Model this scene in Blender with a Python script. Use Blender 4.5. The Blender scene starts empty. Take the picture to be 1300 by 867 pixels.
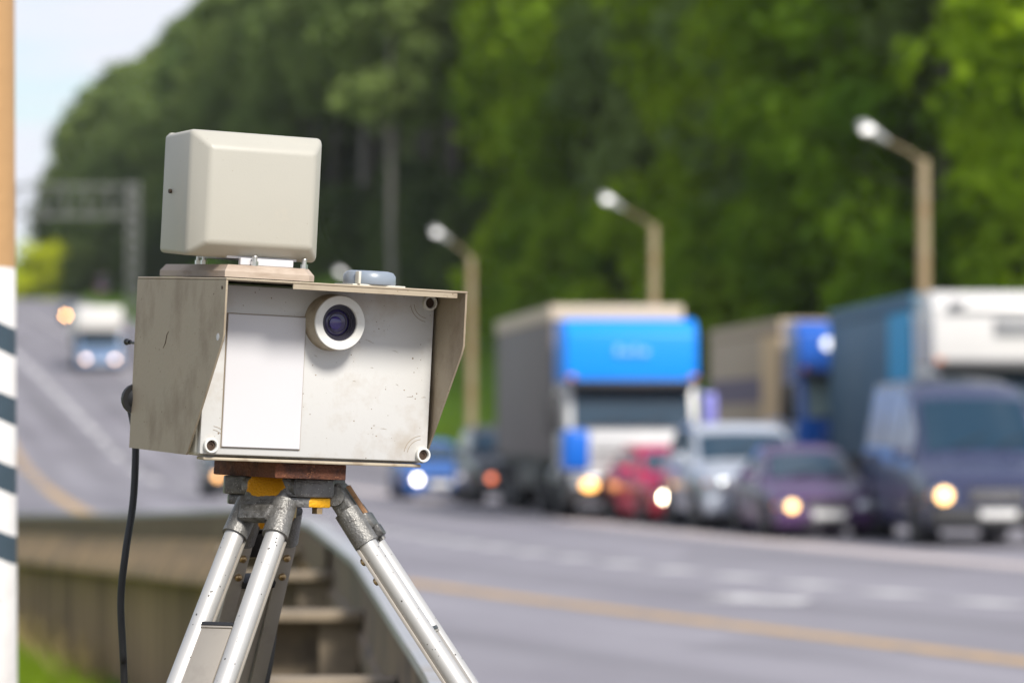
import bpy, bmesh, math, random
import numpy as np
from mathutils import Vector, Matrix, Euler
R = math.radians
random.seed(7)
rng = np.random.default_rng(7)
sc = bpy.context.scene
col = sc.collection

# ---------------------------------------------------------------- camera
F = 135.0 / 36.0 * 1300.0          # focal length in photo pixels
CAMZ, HOR = 1.6, 549.0             # eye height, horizon row of the photo
cam_d = bpy.data.cameras.new('camera'); cam = bpy.data.objects.new('camera', cam_d); col.objects.link(cam)
cam_d.lens = 135; cam_d.sensor_width = 36; cam_d.sensor_fit = 'HORIZONTAL'
cam_d.clip_start = 0.1; cam_d.clip_end = 6000
cam.location = (0, 0, CAMZ)
cam.rotation_euler = (R(90) + math.atan((HOR - 433.5) / F), 0, 0)
cam_d.dof.use_dof = True
cam_d.dof.focus_distance = 4.86
cam_d.dof.aperture_fstop = 5.5
cam_d.dof.aperture_blades = 9
sc.camera = cam

# ---------------------------------------------------------------- world
SUN_EL, SUN_AZ = R(42), R(150)     # azimuth measured from +Y (view) clockwise: to the right and behind the camera
w = bpy.data.worlds.new('World'); sc.world = w; w.use_nodes = True
nt = w.node_tree; nt.nodes.clear()
out = nt.nodes.new('ShaderNodeOutputWorld'); bg = nt.nodes.new('ShaderNodeBackground')
sky = nt.nodes.new('ShaderNodeTexSky'); sky.sky_type = 'NISHITA'; sky.sun_disc = False
sky.sun_elevation = SUN_EL; sky.sun_rotation = SUN_AZ
tc = nt.nodes.new('ShaderNodeTexCoord'); mp = nt.nodes.new('ShaderNodeMapping')
mp.inputs['Scale'].default_value = (6, 6, 40)
nz = nt.nodes.new('ShaderNodeTexNoise'); nz.inputs['Scale'].default_value = 1.0; nz.inputs['Detail'].default_value = 5
cr = nt.nodes.new('ShaderNodeValToRGB')
cr.color_ramp.elements[0].position = .46; cr.color_ramp.elements[0].color = (.22, .22, .22, 1)
cr.color_ramp.elements[1].position = .56; cr.color_ramp.elements[1].color = (.95, .95, .95, 1)
mx = nt.nodes.new('ShaderNodeMix'); mx.data_type = 'RGBA'
mx.inputs[7].default_value = (6.1, 6.25, 6.9, 1)      # sunlit cloud
nt.links.new(tc.outputs['Generated'], mp.inputs['Vector']); nt.links.new(mp.outputs[0], nz.inputs['Vector'])
nt.links.new(nz.outputs['Fac'], cr.inputs['Fac']); nt.links.new(cr.outputs['Color'], mx.inputs[0])
nt.links.new(sky.outputs['Color'], mx.inputs[6]); nt.links.new(mx.outputs[2], bg.inputs['Color'])
bg.inputs['Strength'].default_value = 0.092
nt.links.new(bg.outputs[0], out.inputs[0])

# ---------------------------------------------------------------- sun (thin cloud: soft shadows)
sd = bpy.data.lights.new('sun', 'SUN'); so = bpy.data.objects.new('sun', sd); col.objects.link(so)
sd.energy = 3.3; sd.angle = R(14); sd.color = (1, .955, .88)
sdir = Vector((math.sin(SUN_AZ) * math.cos(SUN_EL), math.cos(SUN_AZ) * math.cos(SUN_EL), math.sin(SUN_EL)))
so.rotation_euler = sdir.to_track_quat('Z', 'Y').to_euler()
so.location = (0, 0, 60)

sc.view_settings.view_transform = 'Standard'; sc.view_settings.look = 'None'
sc.view_settings.exposure = 0.70; sc.view_settings.gamma = 1; sc.view_settings.use_curve_mapping = False
sc.render.engine = 'CYCLES'
sc.cycles.use_denoising = True
sc.cycles.max_bounces = 6; sc.cycles.diffuse_bounces = 3; sc.cycles.glossy_bounces = 3
sc.cycles.sample_clamp_indirect = 6
sc.cycles.use_adaptive_sampling = False

# ================================================================ helpers
def tag(o, label=None, cat=None, group=None, kind=None):
    if label: o['label'] = label
    if cat: o['category'] = cat
    if group: o['group'] = group
    if kind: o['kind'] = kind
    return o

def empty(name, loc=(0, 0, 0), rz=0, label=None, cat=None, group=None):
    o = bpy.data.objects.new(name, None); col.objects.link(o)
    o.location = loc; o.rotation_euler = (0, 0, rz); o.empty_display_size = .2
    return tag(o, label, cat, group)

class MB:
    """collects shapes and links them as one mesh object"""
    def __init__(s): s.bm = bmesh.new()
    def _merge(s, tmp, M=None):
        if M is not None: tmp.transform(M)
        me = bpy.data.meshes.new('t'); tmp.to_mesh(me); tmp.free(); s.bm.from_mesh(me); bpy.data.meshes.remove(me); return s
    def box(s, x0, x1, y0, y1, z0, z1, bev=0, seg=2, M=None, mi=0):
        t = bmesh.new(); bmesh.ops.create_cube(t, size=1)
        for v in t.verts:
            v.co = Vector(((x0 + x1) / 2 + v.co.x * (x1 - x0), (y0 + y1) / 2 + v.co.y * (y1 - y0), (z0 + z1) / 2 + v.co.z * (z1 - z0)))
        if bev: bmesh.ops.bevel(t, geom=list(t.edges), offset=bev, segments=seg, profile=.5, affect='EDGES')
        for f in t.faces: f.material_index = mi
        return s._merge(t, M)
    def tube(s, a, b, r0, r1=None, n=20, cap=True, M=None, mi=0):
        a, b = Vector(a), Vector(b); r1 = r0 if r1 is None else r1
        q = (b - a).to_track_quat('Z', 'Y').to_matrix().to_4x4()
        t = bmesh.new()
        bmesh.ops.create_cone(t, cap_ends=cap, segments=n, radius1=r0, radius2=r1, depth=(b - a).length)
        t.transform(Matrix.Translation((a + b) / 2) @ q)
        for f in t.faces: f.material_index = mi
        return s._merge(t, M)
    def path(s, pts, r, n=10, M=None):
        pts = [Vector(p) for p in pts]; t = bmesh.new(); rings = []
        u = None
        for i, p in enumerate(pts):
            d = (pts[min(i + 1, len(pts) - 1)] - pts[max(i - 1, 0)]).normalized()
            if u is None: u = d.orthogonal()
            u = (u - d * u.dot(d)).normalized(); v = d.cross(u)
            rr = r[i] if isinstance(r, (list, tuple)) else r
            rings.append([t.verts.new(p + (u * math.cos(k * 2 * math.pi / n) + v * math.sin(k * 2 * math.pi / n)) * rr) for k in range(n)])
        for a, b in zip(rings, rings[1:]):
            for k in range(n): t.faces.new((a[k], a[(k + 1) % n], b[(k + 1) % n], b[k]))
        t.faces.new(rings[0][::-1]); t.faces.new(rings[-1])
        bmesh.ops.recalc_face_normals(t, faces=t.faces)
        return s._merge(t, M)
    def lathe(s, prof, n=32, M=None, mi=0):
        """profile of (r, z) about z"""
        t = bmesh.new(); rings = []
        for r, z in prof:
            if r < 1e-6: rings.append([t.verts.new((0, 0, z))])
            else: rings.append([t.verts.new((r * math.cos(2 * math.pi * k / n), r * math.sin(2 * math.pi * k / n), z)) for k in range(n)])
        for a, b in zip(rings, rings[1:]):
            if len(a) == 1 and len(b) == 1: continue
            for k in range(n):
                j = (k + 1) % n
                if len(a) == 1: t.faces.new((a[0], b[j], b[k]))
                elif len(b) == 1: t.faces.new((a[k], a[j], b[0]))
                else: t.faces.new((a[k], a[j], b[j], b[k]))
        bmesh.ops.recalc_face_normals(t, faces=t.faces)
        for f in t.faces: f.material_index = mi
        return s._merge(t, M)
    def prism(s, poly, axis, a, b, bev=0, M=None, seg=2):
        """polygon extruded along axis from a to b; poly in the two other axes in order (x,y,z minus axis)"""
        t = bmesh.new()
        def mk(p, h):
            c = list(p); c.insert(axis, h); return t.verts.new(c)
        A = [mk(p, a) for p in poly]; B = [mk(p, b) for p in poly]; n = len(poly)
        t.faces.new(A); t.faces.new(B[::-1])
        for k in range(n): t.faces.new((A[k], B[k], B[(k + 1) % n], A[(k + 1) % n]))
        bmesh.ops.recalc_face_normals(t, faces=t.faces)
        if bev: bmesh.ops.bevel(t, geom=list(t.edges), offset=bev, segments=seg, profile=.5, affect='EDGES')
        return s._merge(t, M)
    def ell(s, c, r, n=20, M=None):
        t = bmesh.new(); bmesh.ops.create_uvsphere(t, u_segments=n, v_segments=max(8, n // 2), radius=1)
        t.transform(Matrix.Translation(c) @ Matrix.Diagonal((r[0], r[1], r[2], 1)))
        return s._merge(t, M)
    def grid(s, rows, close=False, M=None):
        t = bmesh.new(); V = [[t.verts.new(p) for p in r] for r in rows]
        for a, b in zip(V, V[1:]):
            m = len(a)
            for k in range(m if close else m - 1):
                j = (k + 1) % m
                try: t.faces.new((a[k], a[j], b[j], b[k]))
                except ValueError: pass
        return s._merge(t, M)
    def build(s, name, m, parent=None, angle=35, weld=False, kind=None):
        bm = s.bm
        if weld: bmesh.ops.remove_doubles(bm, verts=bm.verts, dist=1e-5)
        me = bpy.data.meshes.new(name); bm.to_mesh(me); bm.free()
        for x in (m if isinstance(m, (list, tuple)) else [m]): me.materials.append(x)
        for p in me.polygons: p.use_smooth = True
        me.set_sharp_from_angle(angle=R(angle))
        o = bpy.data.objects.new(name, me); col.objects.link(o)
        if parent: o.parent = parent
        if kind: o['kind'] = kind
        return o

def mesh_obj(name, verts, faces, m, parent=None, smooth=False):
    me = bpy.data.meshes.new(name); me.from_pydata(verts, [], faces)
    me.materials.append(m)
    if smooth:
        for p in me.polygons: p.use_smooth = True
    o = bpy.data.objects.new(name, me); col.objects.link(o)
    if parent: o.parent = parent
    return o

KIDS = {}
def copy_tree(o, parent=None):
    c = o.copy(); col.objects.link(c); c.parent = parent
    for ch in [x for x in col.objects if x.parent == o]: copy_tree(ch, c)
    return c

# ---------------------------------------------------------------- materials
def N(t, k): return t.nodes.new(k)
def mat(name, c, rough=.5, metal=0, var=.12, vscale=8, dirt=None, dscale=6, dstretch=(1, 1, 1), damt=(.55, .75), speck=None,
        spscale=60, spamt=.12, bump=0, bscale=40, coat=0, spec=.5, coord='Object'):
    m = bpy.data.materials.new(name); m.use_nodes = True; t = m.node_tree; L = t.links
    b = t.nodes['Principled BSDF']
    b.inputs['Roughness'].default_value = rough; b.inputs['Metallic'].default_value = metal
    b.inputs['Coat Weight'].default_value = coat; b.inputs['Specular IOR Level'].default_value = spec
    tc = N(t, 'ShaderNodeTexCoord'); V = tc.outputs[coord]
    nz = N(t, 'ShaderNodeTexNoise'); nz.inputs['Scale'].default_value = vscale; nz.inputs['Detail'].default_value = 6
    L.new(V, nz.inputs['Vector'])
    hi = tuple(min(1, x * (1 + var)) for x in c) + (1,); lo = tuple(x * (1 - var) for x in c) + (1,)
    m1 = N(t, 'ShaderNodeMix'); m1.data_type = 'RGBA'; m1.inputs[6].default_value = lo; m1.inputs[7].default_value = hi
    L.new(nz.outputs['Fac'], m1.inputs[0]); cur = m1.outputs[2]
    if dirt:
        mp = N(t, 'ShaderNodeMapping'); mp.inputs['Scale'].default_value = dstretch; L.new(V, mp.inputs['Vector'])
        n2 = N(t, 'ShaderNodeTexNoise'); n2.inputs['Scale'].default_value = dscale; n2.inputs['Detail'].default_value = 9; n2.inputs['Roughness'].default_value = .65
        L.new(mp.outputs[0], n2.inputs['Vector'])
        r = N(t, 'ShaderNodeMapRange'); r.inputs['From Min'].default_value = damt[0]; r.inputs['From Max'].default_value = damt[1]
        L.new(n2.outputs['Fac'], r.inputs['Value'])
        m2 = N(t, 'ShaderNodeMix'); m2.data_type = 'RGBA'; L.new(r.outputs[0], m2.inputs[0]); L.new(cur, m2.inputs[6]); m2.inputs[7].default_value = (*dirt, 1)
        cur = m2.outputs[2]
    if speck:
        v = N(t, 'ShaderNodeTexVoronoi'); v.inputs['Scale'].default_value = spscale; L.new(V, v.inputs['Vector'])
        n3 = N(t, 'ShaderNodeTexNoise'); n3.inputs['Scale'].default_value = spscale * .35; L.new(V, n3.inputs['Vector'])
        ml = N(t, 'ShaderNodeMath'); ml.operation = 'MULTIPLY'; ml.inputs[1].default_value = spamt * 2; L.new(n3.outputs['Fac'], ml.inputs[0])
        sb = N(t, 'ShaderNodeMath'); sb.operation = 'SUBTRACT'; L.new(ml.outputs[0], sb.inputs[0]); sb.inputs[1].default_value = spamt * .72
        lt = N(t, 'ShaderNodeMath'); lt.operation = 'LESS_THAN'; L.new(v.outputs['Distance'], lt.inputs[0]); L.new(sb.outputs[0], lt.inputs[1])
        m3 = N(t, 'ShaderNodeMix'); m3.data_type = 'RGBA'; L.new(lt.outputs[0], m3.inputs[0]); L.new(cur, m3.inputs[6]); m3.inputs[7].default_value = (*speck, 1)
        cur = m3.outputs[2]
    L.new(cur, b.inputs['Base Color'])
    rv = N(t, 'ShaderNodeMapRange'); rv.inputs['To Min'].default_value = max(.02, rough - .08); rv.inputs['To Max'].default_value = min(1, rough + .1)
    L.new(nz.outputs['Fac'], rv.inputs['Value']); L.new(rv.outputs[0], b.inputs['Roughness'])
    if bump:
        n4 = N(t, 'ShaderNodeTexNoise'); n4.inputs['Scale'].default_value = bscale; n4.inputs['Detail'].default_value = 8; L.new(V, n4.inputs['Vector'])
        bp = N(t, 'ShaderNodeBump'); bp.inputs['Strength'].default_value = bump; bp.inputs['Distance'].default_value = .01
        L.new(n4.outputs['Fac'], bp.inputs['Height']); L.new(bp.outputs[0], b.inputs['Normal'])
    return m

def spots(m, color, lst, wob=.35, nscale=55, rough=.6):
    """painted patches at object-space places on an existing material"""
    t = m.node_tree; L = t.links; b = t.nodes['Principled BSDF']
    old = b.inputs['Base Color'].links[0].from_socket
    tc = N(t, 'ShaderNodeTexCoord'); nz = N(t, 'ShaderNodeTexNoise'); nz.inputs['Scale'].default_value = nscale; nz.inputs['Detail'].default_value = 5
    L.new(tc.outputs['Object'], nz.inputs['Vector'])
    acc = None
    for c, r in lst:
        sb = N(t, 'ShaderNodeVectorMath'); sb.operation = 'SUBTRACT'; sb.inputs[1].default_value = c; L.new(tc.outputs['Object'], sb.inputs[0])
        dv = N(t, 'ShaderNodeVectorMath'); dv.operation = 'DIVIDE'; dv.inputs[1].default_value = r; L.new(sb.outputs[0], dv.inputs[0])
        ln = N(t, 'ShaderNodeVectorMath'); ln.operation = 'LENGTH'; L.new(dv.outputs[0], ln.inputs[0])
        a = N(t, 'ShaderNodeMath'); a.operation = 'MULTIPLY_ADD'; a.inputs[1].default_value = wob * 2; a.inputs[2].default_value = -wob; L.new(nz.outputs['Fac'], a.inputs[0])
        s = N(t, 'ShaderNodeMath'); s.operation = 'ADD'; L.new(ln.outputs['Value'], s.inputs[0]); L.new(a.outputs[0], s.inputs[1])
        q = N(t, 'ShaderNodeMapRange'); q.inputs['From Min'].default_value = 1.02; q.inputs['From Max'].default_value = .96; L.new(s.outputs[0], q.inputs['Value'])
        if acc is None: acc = q.outputs[0]
        else:
            mm = N(t, 'ShaderNodeMath'); mm.operation = 'MAXIMUM'; L.new(acc, mm.inputs[0]); L.new(q.outputs[0], mm.inputs[1]); acc = mm.outputs[0]
    m2 = N(t, 'ShaderNodeMix'); m2.data_type = 'RGBA'; L.new(acc, m2.inputs[0]); L.new(old, m2.inputs[6]); m2.inputs[7].default_value = (*color, 1)
    L.new(m2.outputs[2], b.inputs['Base Color'])
    return m

def emit(name, c, s):
    m = bpy.data.materials.new(name); m.use_nodes = True; b = m.node_tree.nodes['Principled BSDF']
    b.inputs['Base Color'].default_value = (*[min(.8, x) for x in c], 1); b.inputs['Roughness'].default_value = .15
    b.inputs['Emission Color'].default_value = (*c, 1); b.inputs['Emission Strength'].default_value = s
    return m

def leafmat(name, c1, c2, scale=.35, trans=.3):
    m = bpy.data.materials.new(name); m.use_nodes = True; t = m.node_tree; L = t.links; t.nodes.clear()
    o = N(t, 'ShaderNodeOutputMaterial'); d = N(t, 'ShaderNodeBsdfDiffuse'); tr = N(t, 'ShaderNodeBsdfTranslucent'); mx = N(t, 'ShaderNodeMixShader')
    oi = N(t, 'ShaderNodeObjectInfo'); geo = N(t, 'ShaderNodeNewGeometry')
    nz = N(t, 'ShaderNodeTexNoise'); nz.inputs['Scale'].default_value = scale; nz.inputs['Detail'].default_value = 4; L.new(geo.outputs['Position'], nz.inputs['Vector'])
    ad = N(t, 'ShaderNodeMath'); ad.operation = 'MULTIPLY_ADD'; ad.inputs[1].default_value = .5; L.new(oi.outputs['Random'], ad.inputs[0])
    r = N(t, 'ShaderNodeMapRange'); r.inputs['From Min'].default_value = .3; r.inputs['From Max'].default_value = .7; r.inputs['To Min'].default_value = 0; r.inputs['To Max'].default_value = .5
    L.new(nz.outputs['Fac'], r.inputs['Value']); L.new(r.outputs[0], ad.inputs[2])
    m1 = N(t, 'ShaderNodeMix'); m1.data_type = 'RGBA'; m1.inputs[6].default_value = (*c1, 1); m1.inputs[7].default_value = (*c2, 1); L.new(ad.outputs[0], m1.inputs[0])
    L.new(m1.outputs[2], d.inputs['Color'])
    hs = N(t, 'ShaderNodeHueSaturation'); hs.inputs['Hue'].default_value = .485; hs.inputs['Saturation'].default_value = 1.1; hs.inputs['Value'].default_value = 1.3
    L.new(m1.outputs[2], hs.inputs['Color']); L.new(hs.outputs[0], tr.inputs['Color'])
    mx.inputs[0].default_value = trans; L.new(d.outputs[0], mx.inputs[1]); L.new(tr.outputs[0], mx.inputs[2]); L.new(mx.outputs[0], o.inputs[0])
    return m

# ================================================================ road shape
_cy = np.array([-80, -20, 0, 10, 20, 26.8, 40, 50, 60, 75, 95, 118, 150, 200, 260, 320, 350, 400, 600, 1000], float)
_cx = np.array([40, 20, 13, 9.5, 6.0, 3.6, -.9, -3.6, -5.7, -8.3, -11.2, -14.4, -19.6, -28.3, -39, -50.5, -60, -80, -180, -400], float)
_fy = np.arange(-80, 1000, 1.0); _fx = np.interp(_fy, _cy, _cx)
_k = np.exp(-.5 * (np.arange(-12, 13) / 4.5) ** 2); _k /= _k.sum()
_fx = np.convolve(np.pad(_fx, 12, mode='edge'), _k, mode='valid')
def XY(Y): return float(np.interp(Y, _fy, _fx))                      # the yellow edge line
def OFFR(Y): return float(np.interp(Y, [0, 88, 113, 133, 1000], [17.5, 17.5, 16.3, 14.4, 14.4]))
def XRAIL(Y): return float(np.interp(Y, [-30, 3, 6.1, 7.2, 11.4, 16, 20, 26, 33, 40, 46], [.25, .05, -.11, -.18, -.44, -.82, -1.4, -2.62, -4.25, -5.9, -7.4]))
def XLEFT(Y):                                                         # left edge of the asphalt
    return float(np.interp(Y, [-30, 3, 30, 44, 60, 1000], [.5, .3, -3.0, -6.4, XY(60) - 3.4, XY(999) - 3.4])) if Y < 60 else XY(Y) - 3.4
def ZR(Y):                                                            # long profile: level, then climbs 6.6 % to a crest
    if Y < 110: return 0.0
    if Y < 150: return .000825 * (Y - 110) ** 2
    if Y < 325: return 1.32 + .066 * (Y - 150)
    return 12.87 + .018 * (Y - 325) if Y < 700 else 19.6
def sstep(a, b, x):
    t = min(1, max(0, (x - a) / (b - a))); return t * t * (3 - 2 * t)
def ZG(X, Y):                                                         # terrain
    z = ZR(Y) - .07
    o = X - (XY(Y) + OFFR(Y))
    if o > 0:
        z += .12 * sstep(0, .6, o) + sstep(55, 90, Y) * (5.0 * sstep(2.2, 15, o) + .07 * max(0, min(o - 15, 150)))
    l = XLEFT(Y) - X
    if l > 0: z += -.10 * sstep(.4, 3, l) * (1 if Y < 60 else .3) + (.8 * sstep(3, 25, l) if Y > 60 else 0)
    return z
def gx(px, D): return (px - 650) / F * D
def gz(py, D): return CAMZ + (HOR - py) / F * D

# ---------------------------------------------------------------- ground, road, markings
m_grass = mat_ground = mat('grass_ground', (.105, .20, .012), .95, var=.35, vscale=.35, dirt=(.10, .13, .03), dscale=.5, damt=(.5, .7), bump=.6, bscale=6, spec=.1)
t = m_grass.node_tree; L = t.links; bs = t.nodes['Principled BSDF']; old = bs.inputs['Base Color'].links[0].from_socket
tcn = N(t, 'ShaderNodeTexCoord'); sx_ = N(t, 'ShaderNodeSeparateXYZ'); L.new(tcn.outputs['Object'], sx_.inputs[0])
n5 = N(t, 'ShaderNodeTexNoise'); n5.inputs['Scale'].default_value = .8; n5.inputs['Detail'].default_value = 7; L.new(tcn.outputs['Object'], n5.inputs['Vector'])
mr = N(t, 'ShaderNodeMapRange'); mr.inputs['From Min'].default_value = 8; mr.inputs['From Max'].default_value = 60; L.new(sx_.outputs[1], mr.inputs['Value'])
a5 = N(t, 'ShaderNodeMath'); a5.operation = 'ADD'; L.new(mr.outputs[0], a5.inputs[0]); L.new(n5.outputs['Fac'], a5.inputs[1])
m5 = N(t, 'ShaderNodeMapRange'); m5.inputs['From Min'].default_value = .5; m5.inputs['From Max'].default_value = .72; L.new(a5.outputs[0], m5.inputs['Value'])
x5 = N(t, 'ShaderNodeMix'); x5.data_type = 'RGBA'; x5.inputs[6].default_value = (.21, .165, .13, 1); L.new(m5.outputs[0], x5.inputs[0]); L.new(old, x5.inputs[7]); L.new(x5.outputs[2], bs.inputs['Base Color'])
m_asph = mat('asphalt', (.24, .228, .255), .8, var=.10, vscale=.25, dirt=(.18, .168, .195), dscale=.22, dstretch=(1, .35, 1), damt=(.45, .75), speck=(.23, .23, .24), spscale=40, spamt=.2, bump=.35, bscale=90, spec=.4)
m_yel = mat('worn_yellow_paint', (.45, .29, .13), .8, var=.2, vscale=2, dirt=(.2, .18, .17), dscale=3, damt=(.5, .7))
m_wht = mat('worn_white_paint', (.44, .42, .43), .8, var=.15, vscale=2, dirt=(.2, .195, .21), dscale=4, damt=(.45, .7))
m_wht2 = mat('white_paint', (.52, .505, .51), .8, var=.15, vscale=2, dirt=(.3, .29, .3), dscale=4, damt=(.5, .75))
m_pink = mat('dusty_white_paint', (.47, .41, .40), .8, var=.15, vscale=2, dirt=(.27, .25, .26), dscale=3, damt=(.5, .75))
m_kerb = mat('concrete_kerb', (.33, .31, .30), .9, var=.15, vscale=3)

ys = sorted(set(list(np.arange(-40, 60, 3.0)) + list(np.arange(60, 360, 5.0)) + list(np.arange(360, 1000, 20.0))))
offs = [-400, -250, -150, -90, -60, -40, -28, -20, -15, -11, -8, -6, -4.6, -3.6, -2, 0, 4, 9, 14, 17.6, 18.4, 20, 22, 24, 26, 28, 30, 32, 35, 40, 50, 65, 90, 130, 200, 350, 600]
rows = []
for Y in ys:
    r = []
    for o in offs:
        X = XY(Y) + o
        und = XLEFT(Y) < X < XY(Y) + OFFR(Y)
        n = 0 if und or Y < 55 else .25 * math.sin(X * .9 + Y * .31) * math.sin(Y * .7 - X * .4)
        r.append((X, Y, ZG(X, Y) + n * sstep(3, 10, abs(X - XY(Y) - 8) - 9)))
    rows.append(r)
b = MB(); b.grid(rows); g = b.build('ground', m_grass, kind='structure', angle=80)
b = MB()
b.grid([[(XLEFT(Y) + (XY(Y) + OFFR(Y) - XLEFT(Y)) * k / 8, Y, ZR(Y)) for k in range(9)] for Y in ys if Y < 520])
b.build('road', m_asph, kind='structure', angle=80)
rd = bpy.data.objects['road'].data; uvl = rd.uv_layers.new(name='lane')
for lp in rd.loops:
    v = rd.vertices[lp.vertex_index].co; uvl.data[lp.index].uv = (v.x - XY(v.y), v.y)
t = m_asph.node_tree; L = t.links; bs = t.nodes['Principled BSDF']; old = bs.inputs['Base Color'].links[0].from_socket
uvn = N(t, 'ShaderNodeUVMap'); uvn.uv_map = 'lane'; mpn = N(t, 'ShaderNodeMapping'); mpn.inputs['Scale'].default_value = (.62, .012, 1); L.new(uvn.outputs[0], mpn.inputs['Vector'])
n6 = N(t, 'ShaderNodeTexNoise'); n6.inputs['Scale'].default_value = 1.6; n6.inputs['Detail'].default_value = 3; L.new(mpn.outputs[0], n6.inputs['Vector'])
r6 = N(t, 'ShaderNodeMapRange'); r6.inputs['From Min'].default_value = .35; r6.inputs['From Max'].default_value = .65; r6.inputs['To Min'].default_value = .74; r6.inputs['To Max'].default_value = 1.12; L.new(n6.outputs['Fac'], r6.inputs['Value'])
mpn = N(t, 'ShaderNodeMapping'); mpn.inputs['Scale'].default_value = (.3, .16, 1); L.new(uvn.outputs[0], mpn.inputs['Vector'])
v6 = N(t, 'ShaderNodeTexVoronoi'); v6.inputs['Scale'].default_value = 1; L.new(mpn.outputs[0], v6.inputs['Vector'])
s6 = N(t, 'ShaderNodeSeparateColor'); L.new(v6.outputs['Color'], s6.inputs[0])
q6 = N(t, 'ShaderNodeMapRange'); q6.inputs['From Min'].default_value = .78; q6.inputs['From Max'].default_value = .82; q6.inputs['To Min'].default_value = 1; q6.inputs['To Max'].default_value = .84; L.new(s6.outputs[0], q6.inputs['Value'])
k6 = N(t, 'ShaderNodeMath'); k6.operation = 'MULTIPLY'; L.new(r6.outputs[0], k6.inputs[0]); L.new(q6.outputs[0], k6.inputs[1])
x6 = N(t, 'ShaderNodeVectorMath'); x6.operation = 'SCALE'; L.new(old, x6.inputs[0]); L.new(k6.outputs[0], x6.inputs['Scale']); L.new(x6.outputs[0], bs.inputs['Base Color'])
def strip(name, off, wd, y0, y1, m, dz=.004, step=2.0):
    b = MB(); yy = np.arange(y0, y1 + .01, min(step, (y1 - y0) / 2 if y1 - y0 < step else step))
    b.grid([[(XY(Y) + off - wd / 2, Y, ZR(Y) + dz), (XY(Y) + off + wd / 2, Y, ZR(Y) + dz)] for Y in yy])
    return b
strip('', 0, .36, -30, 330, m_yel).build('yellow_edge_line', m_yel, kind='structure')
b = strip('', 8.6, .8, 10, 120, m_pink)
b.build('white_lane_line', m_pink, kind='structure')
strip('', 8.1, .2, 122, 330, m_wht).build('far_lane_line', m_wht, kind='structure')
b = MB()
for y0 in np.arange(12, 118, 2.15):
    b.grid([[(XY(Y) + 4.05 - .21, Y, ZR(Y) + .004), (XY(Y) + 4.05 + .21, Y, ZR(Y) + .004)] for Y in np.linspace(y0, y0 + 1.0, 3)])
for y0 in np.arange(118, 330, 9.0):
    b.grid([[(XY(Y) + 3.6 - .15, Y, ZR(Y) + .004), (XY(Y) + 3.6 + .15, Y, ZR(Y) + .004)] for Y in np.linspace(y0, y0 + 6.5, 4)])
b.build('white_dashes', m_wht2, kind='structure')
# lane arrow painted on the near lane, pointing towards the camera
b = MB(); ax, ay = 2.35, 37.0; ux, uy = .32, -.947
def ap(l, d): return (ax + ux * l + uy * d * -1 * 1, ay + uy * l + ux * d, .0045)
t = bmesh.new()
for poly in ([(-.85, -.2), (-.05, -.2), (-.05, .2), (-.85, .2)], [(-.05, -.65), (1.05, 0), (-.05, .65)]):
    t.faces.new([t.verts.new(ap(*p)) for p in poly])
bmesh.ops.recalc_face_normals(t, faces=t.faces); b._merge(t)
b.build('lane_arrow', m_wht2, kind='structure')
b = MB()
yy = [Y for Y in ys if -40 <= Y < 360]
b.grid([[(XY(Y) + OFFR(Y) + dx, Y, ZR(Y) + dz) for dx, dz in ((-.01, -.02), (0, .13), (.03, .14), (.17, .14), (.19, -.02))] for Y in yy])
b.build('kerb', m_kerb, kind='structure')

# ================================================================ trees
def crown_mesh(name, H, base, rad, nclump, nleaf, leaf, m, shape='oval', seed=0):
    r = np.random.default_rng(seed); V = []; Fc = []
    cs = []
    for i in range(nclump):
        t = r.random(); z = base + (H - base) * t
        if shape == 'oval': rr = rad * (math.sin(math.pi * (.12 + .83 * t)) ** .7)
        elif shape == 'cone': rr = rad * (1.02 - t) ** .8
        else: rr = rad * math.sqrt(max(.05, 1 - (t * .95) ** 2))
        a = r.random() * 2 * math.pi; q = rr * (.35 + .65 * math.sqrt(r.random()))
        cs.append((q * math.cos(a), q * math.sin(a), z, rad * (.26 + .24 * r.random())))
    for cx, cy_, cz, cr_ in cs:
        d = r.normal(size=(nleaf, 3)); d /= np.linalg.norm(d, axis=1)[:, None]
        p = d * (cr_ * (.45 + .6 * r.random((nleaf, 1)) ** .6)); p[:, 2] *= .75
        p += (cx, cy_, cz)
        nrm = d + r.normal(size=(nleaf, 3)) * .55 + (0, 0, .35); nrm /= np.linalg.norm(nrm, axis=1)[:, None]
        u = np.cross(nrm, r.normal(size=(nleaf, 3))); u /= np.linalg.norm(u, axis=1)[:, None]; v = np.cross(nrm, u)
        s = leaf * (.6 + .8 * r.random((nleaf, 1)))
        q = np.stack([p - u * s, p - v * s * .6, p + u * s, p + v * s * .6], 1).reshape(-1, 3)
        n0 = len(V) * 1
        V.append(q)
    V = np.concatenate(V); nq = len(V) // 4
    me = bpy.data.meshes.new(name); me.vertices.add(len(V)); me.vertices.foreach_set('co', V.astype(np.float32).ravel())
    me.loops.add(nq * 4); me.loops.foreach_set('vertex_index', np.arange(nq * 4, dtype=np.int32))
    me.polygons.add(nq); me.polygons.foreach_set('loop_start', np.arange(0, nq * 4, 4, dtype=np.int32))
    me.update(calc_edges=True); me.materials.append(m)
    return me, cs
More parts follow.
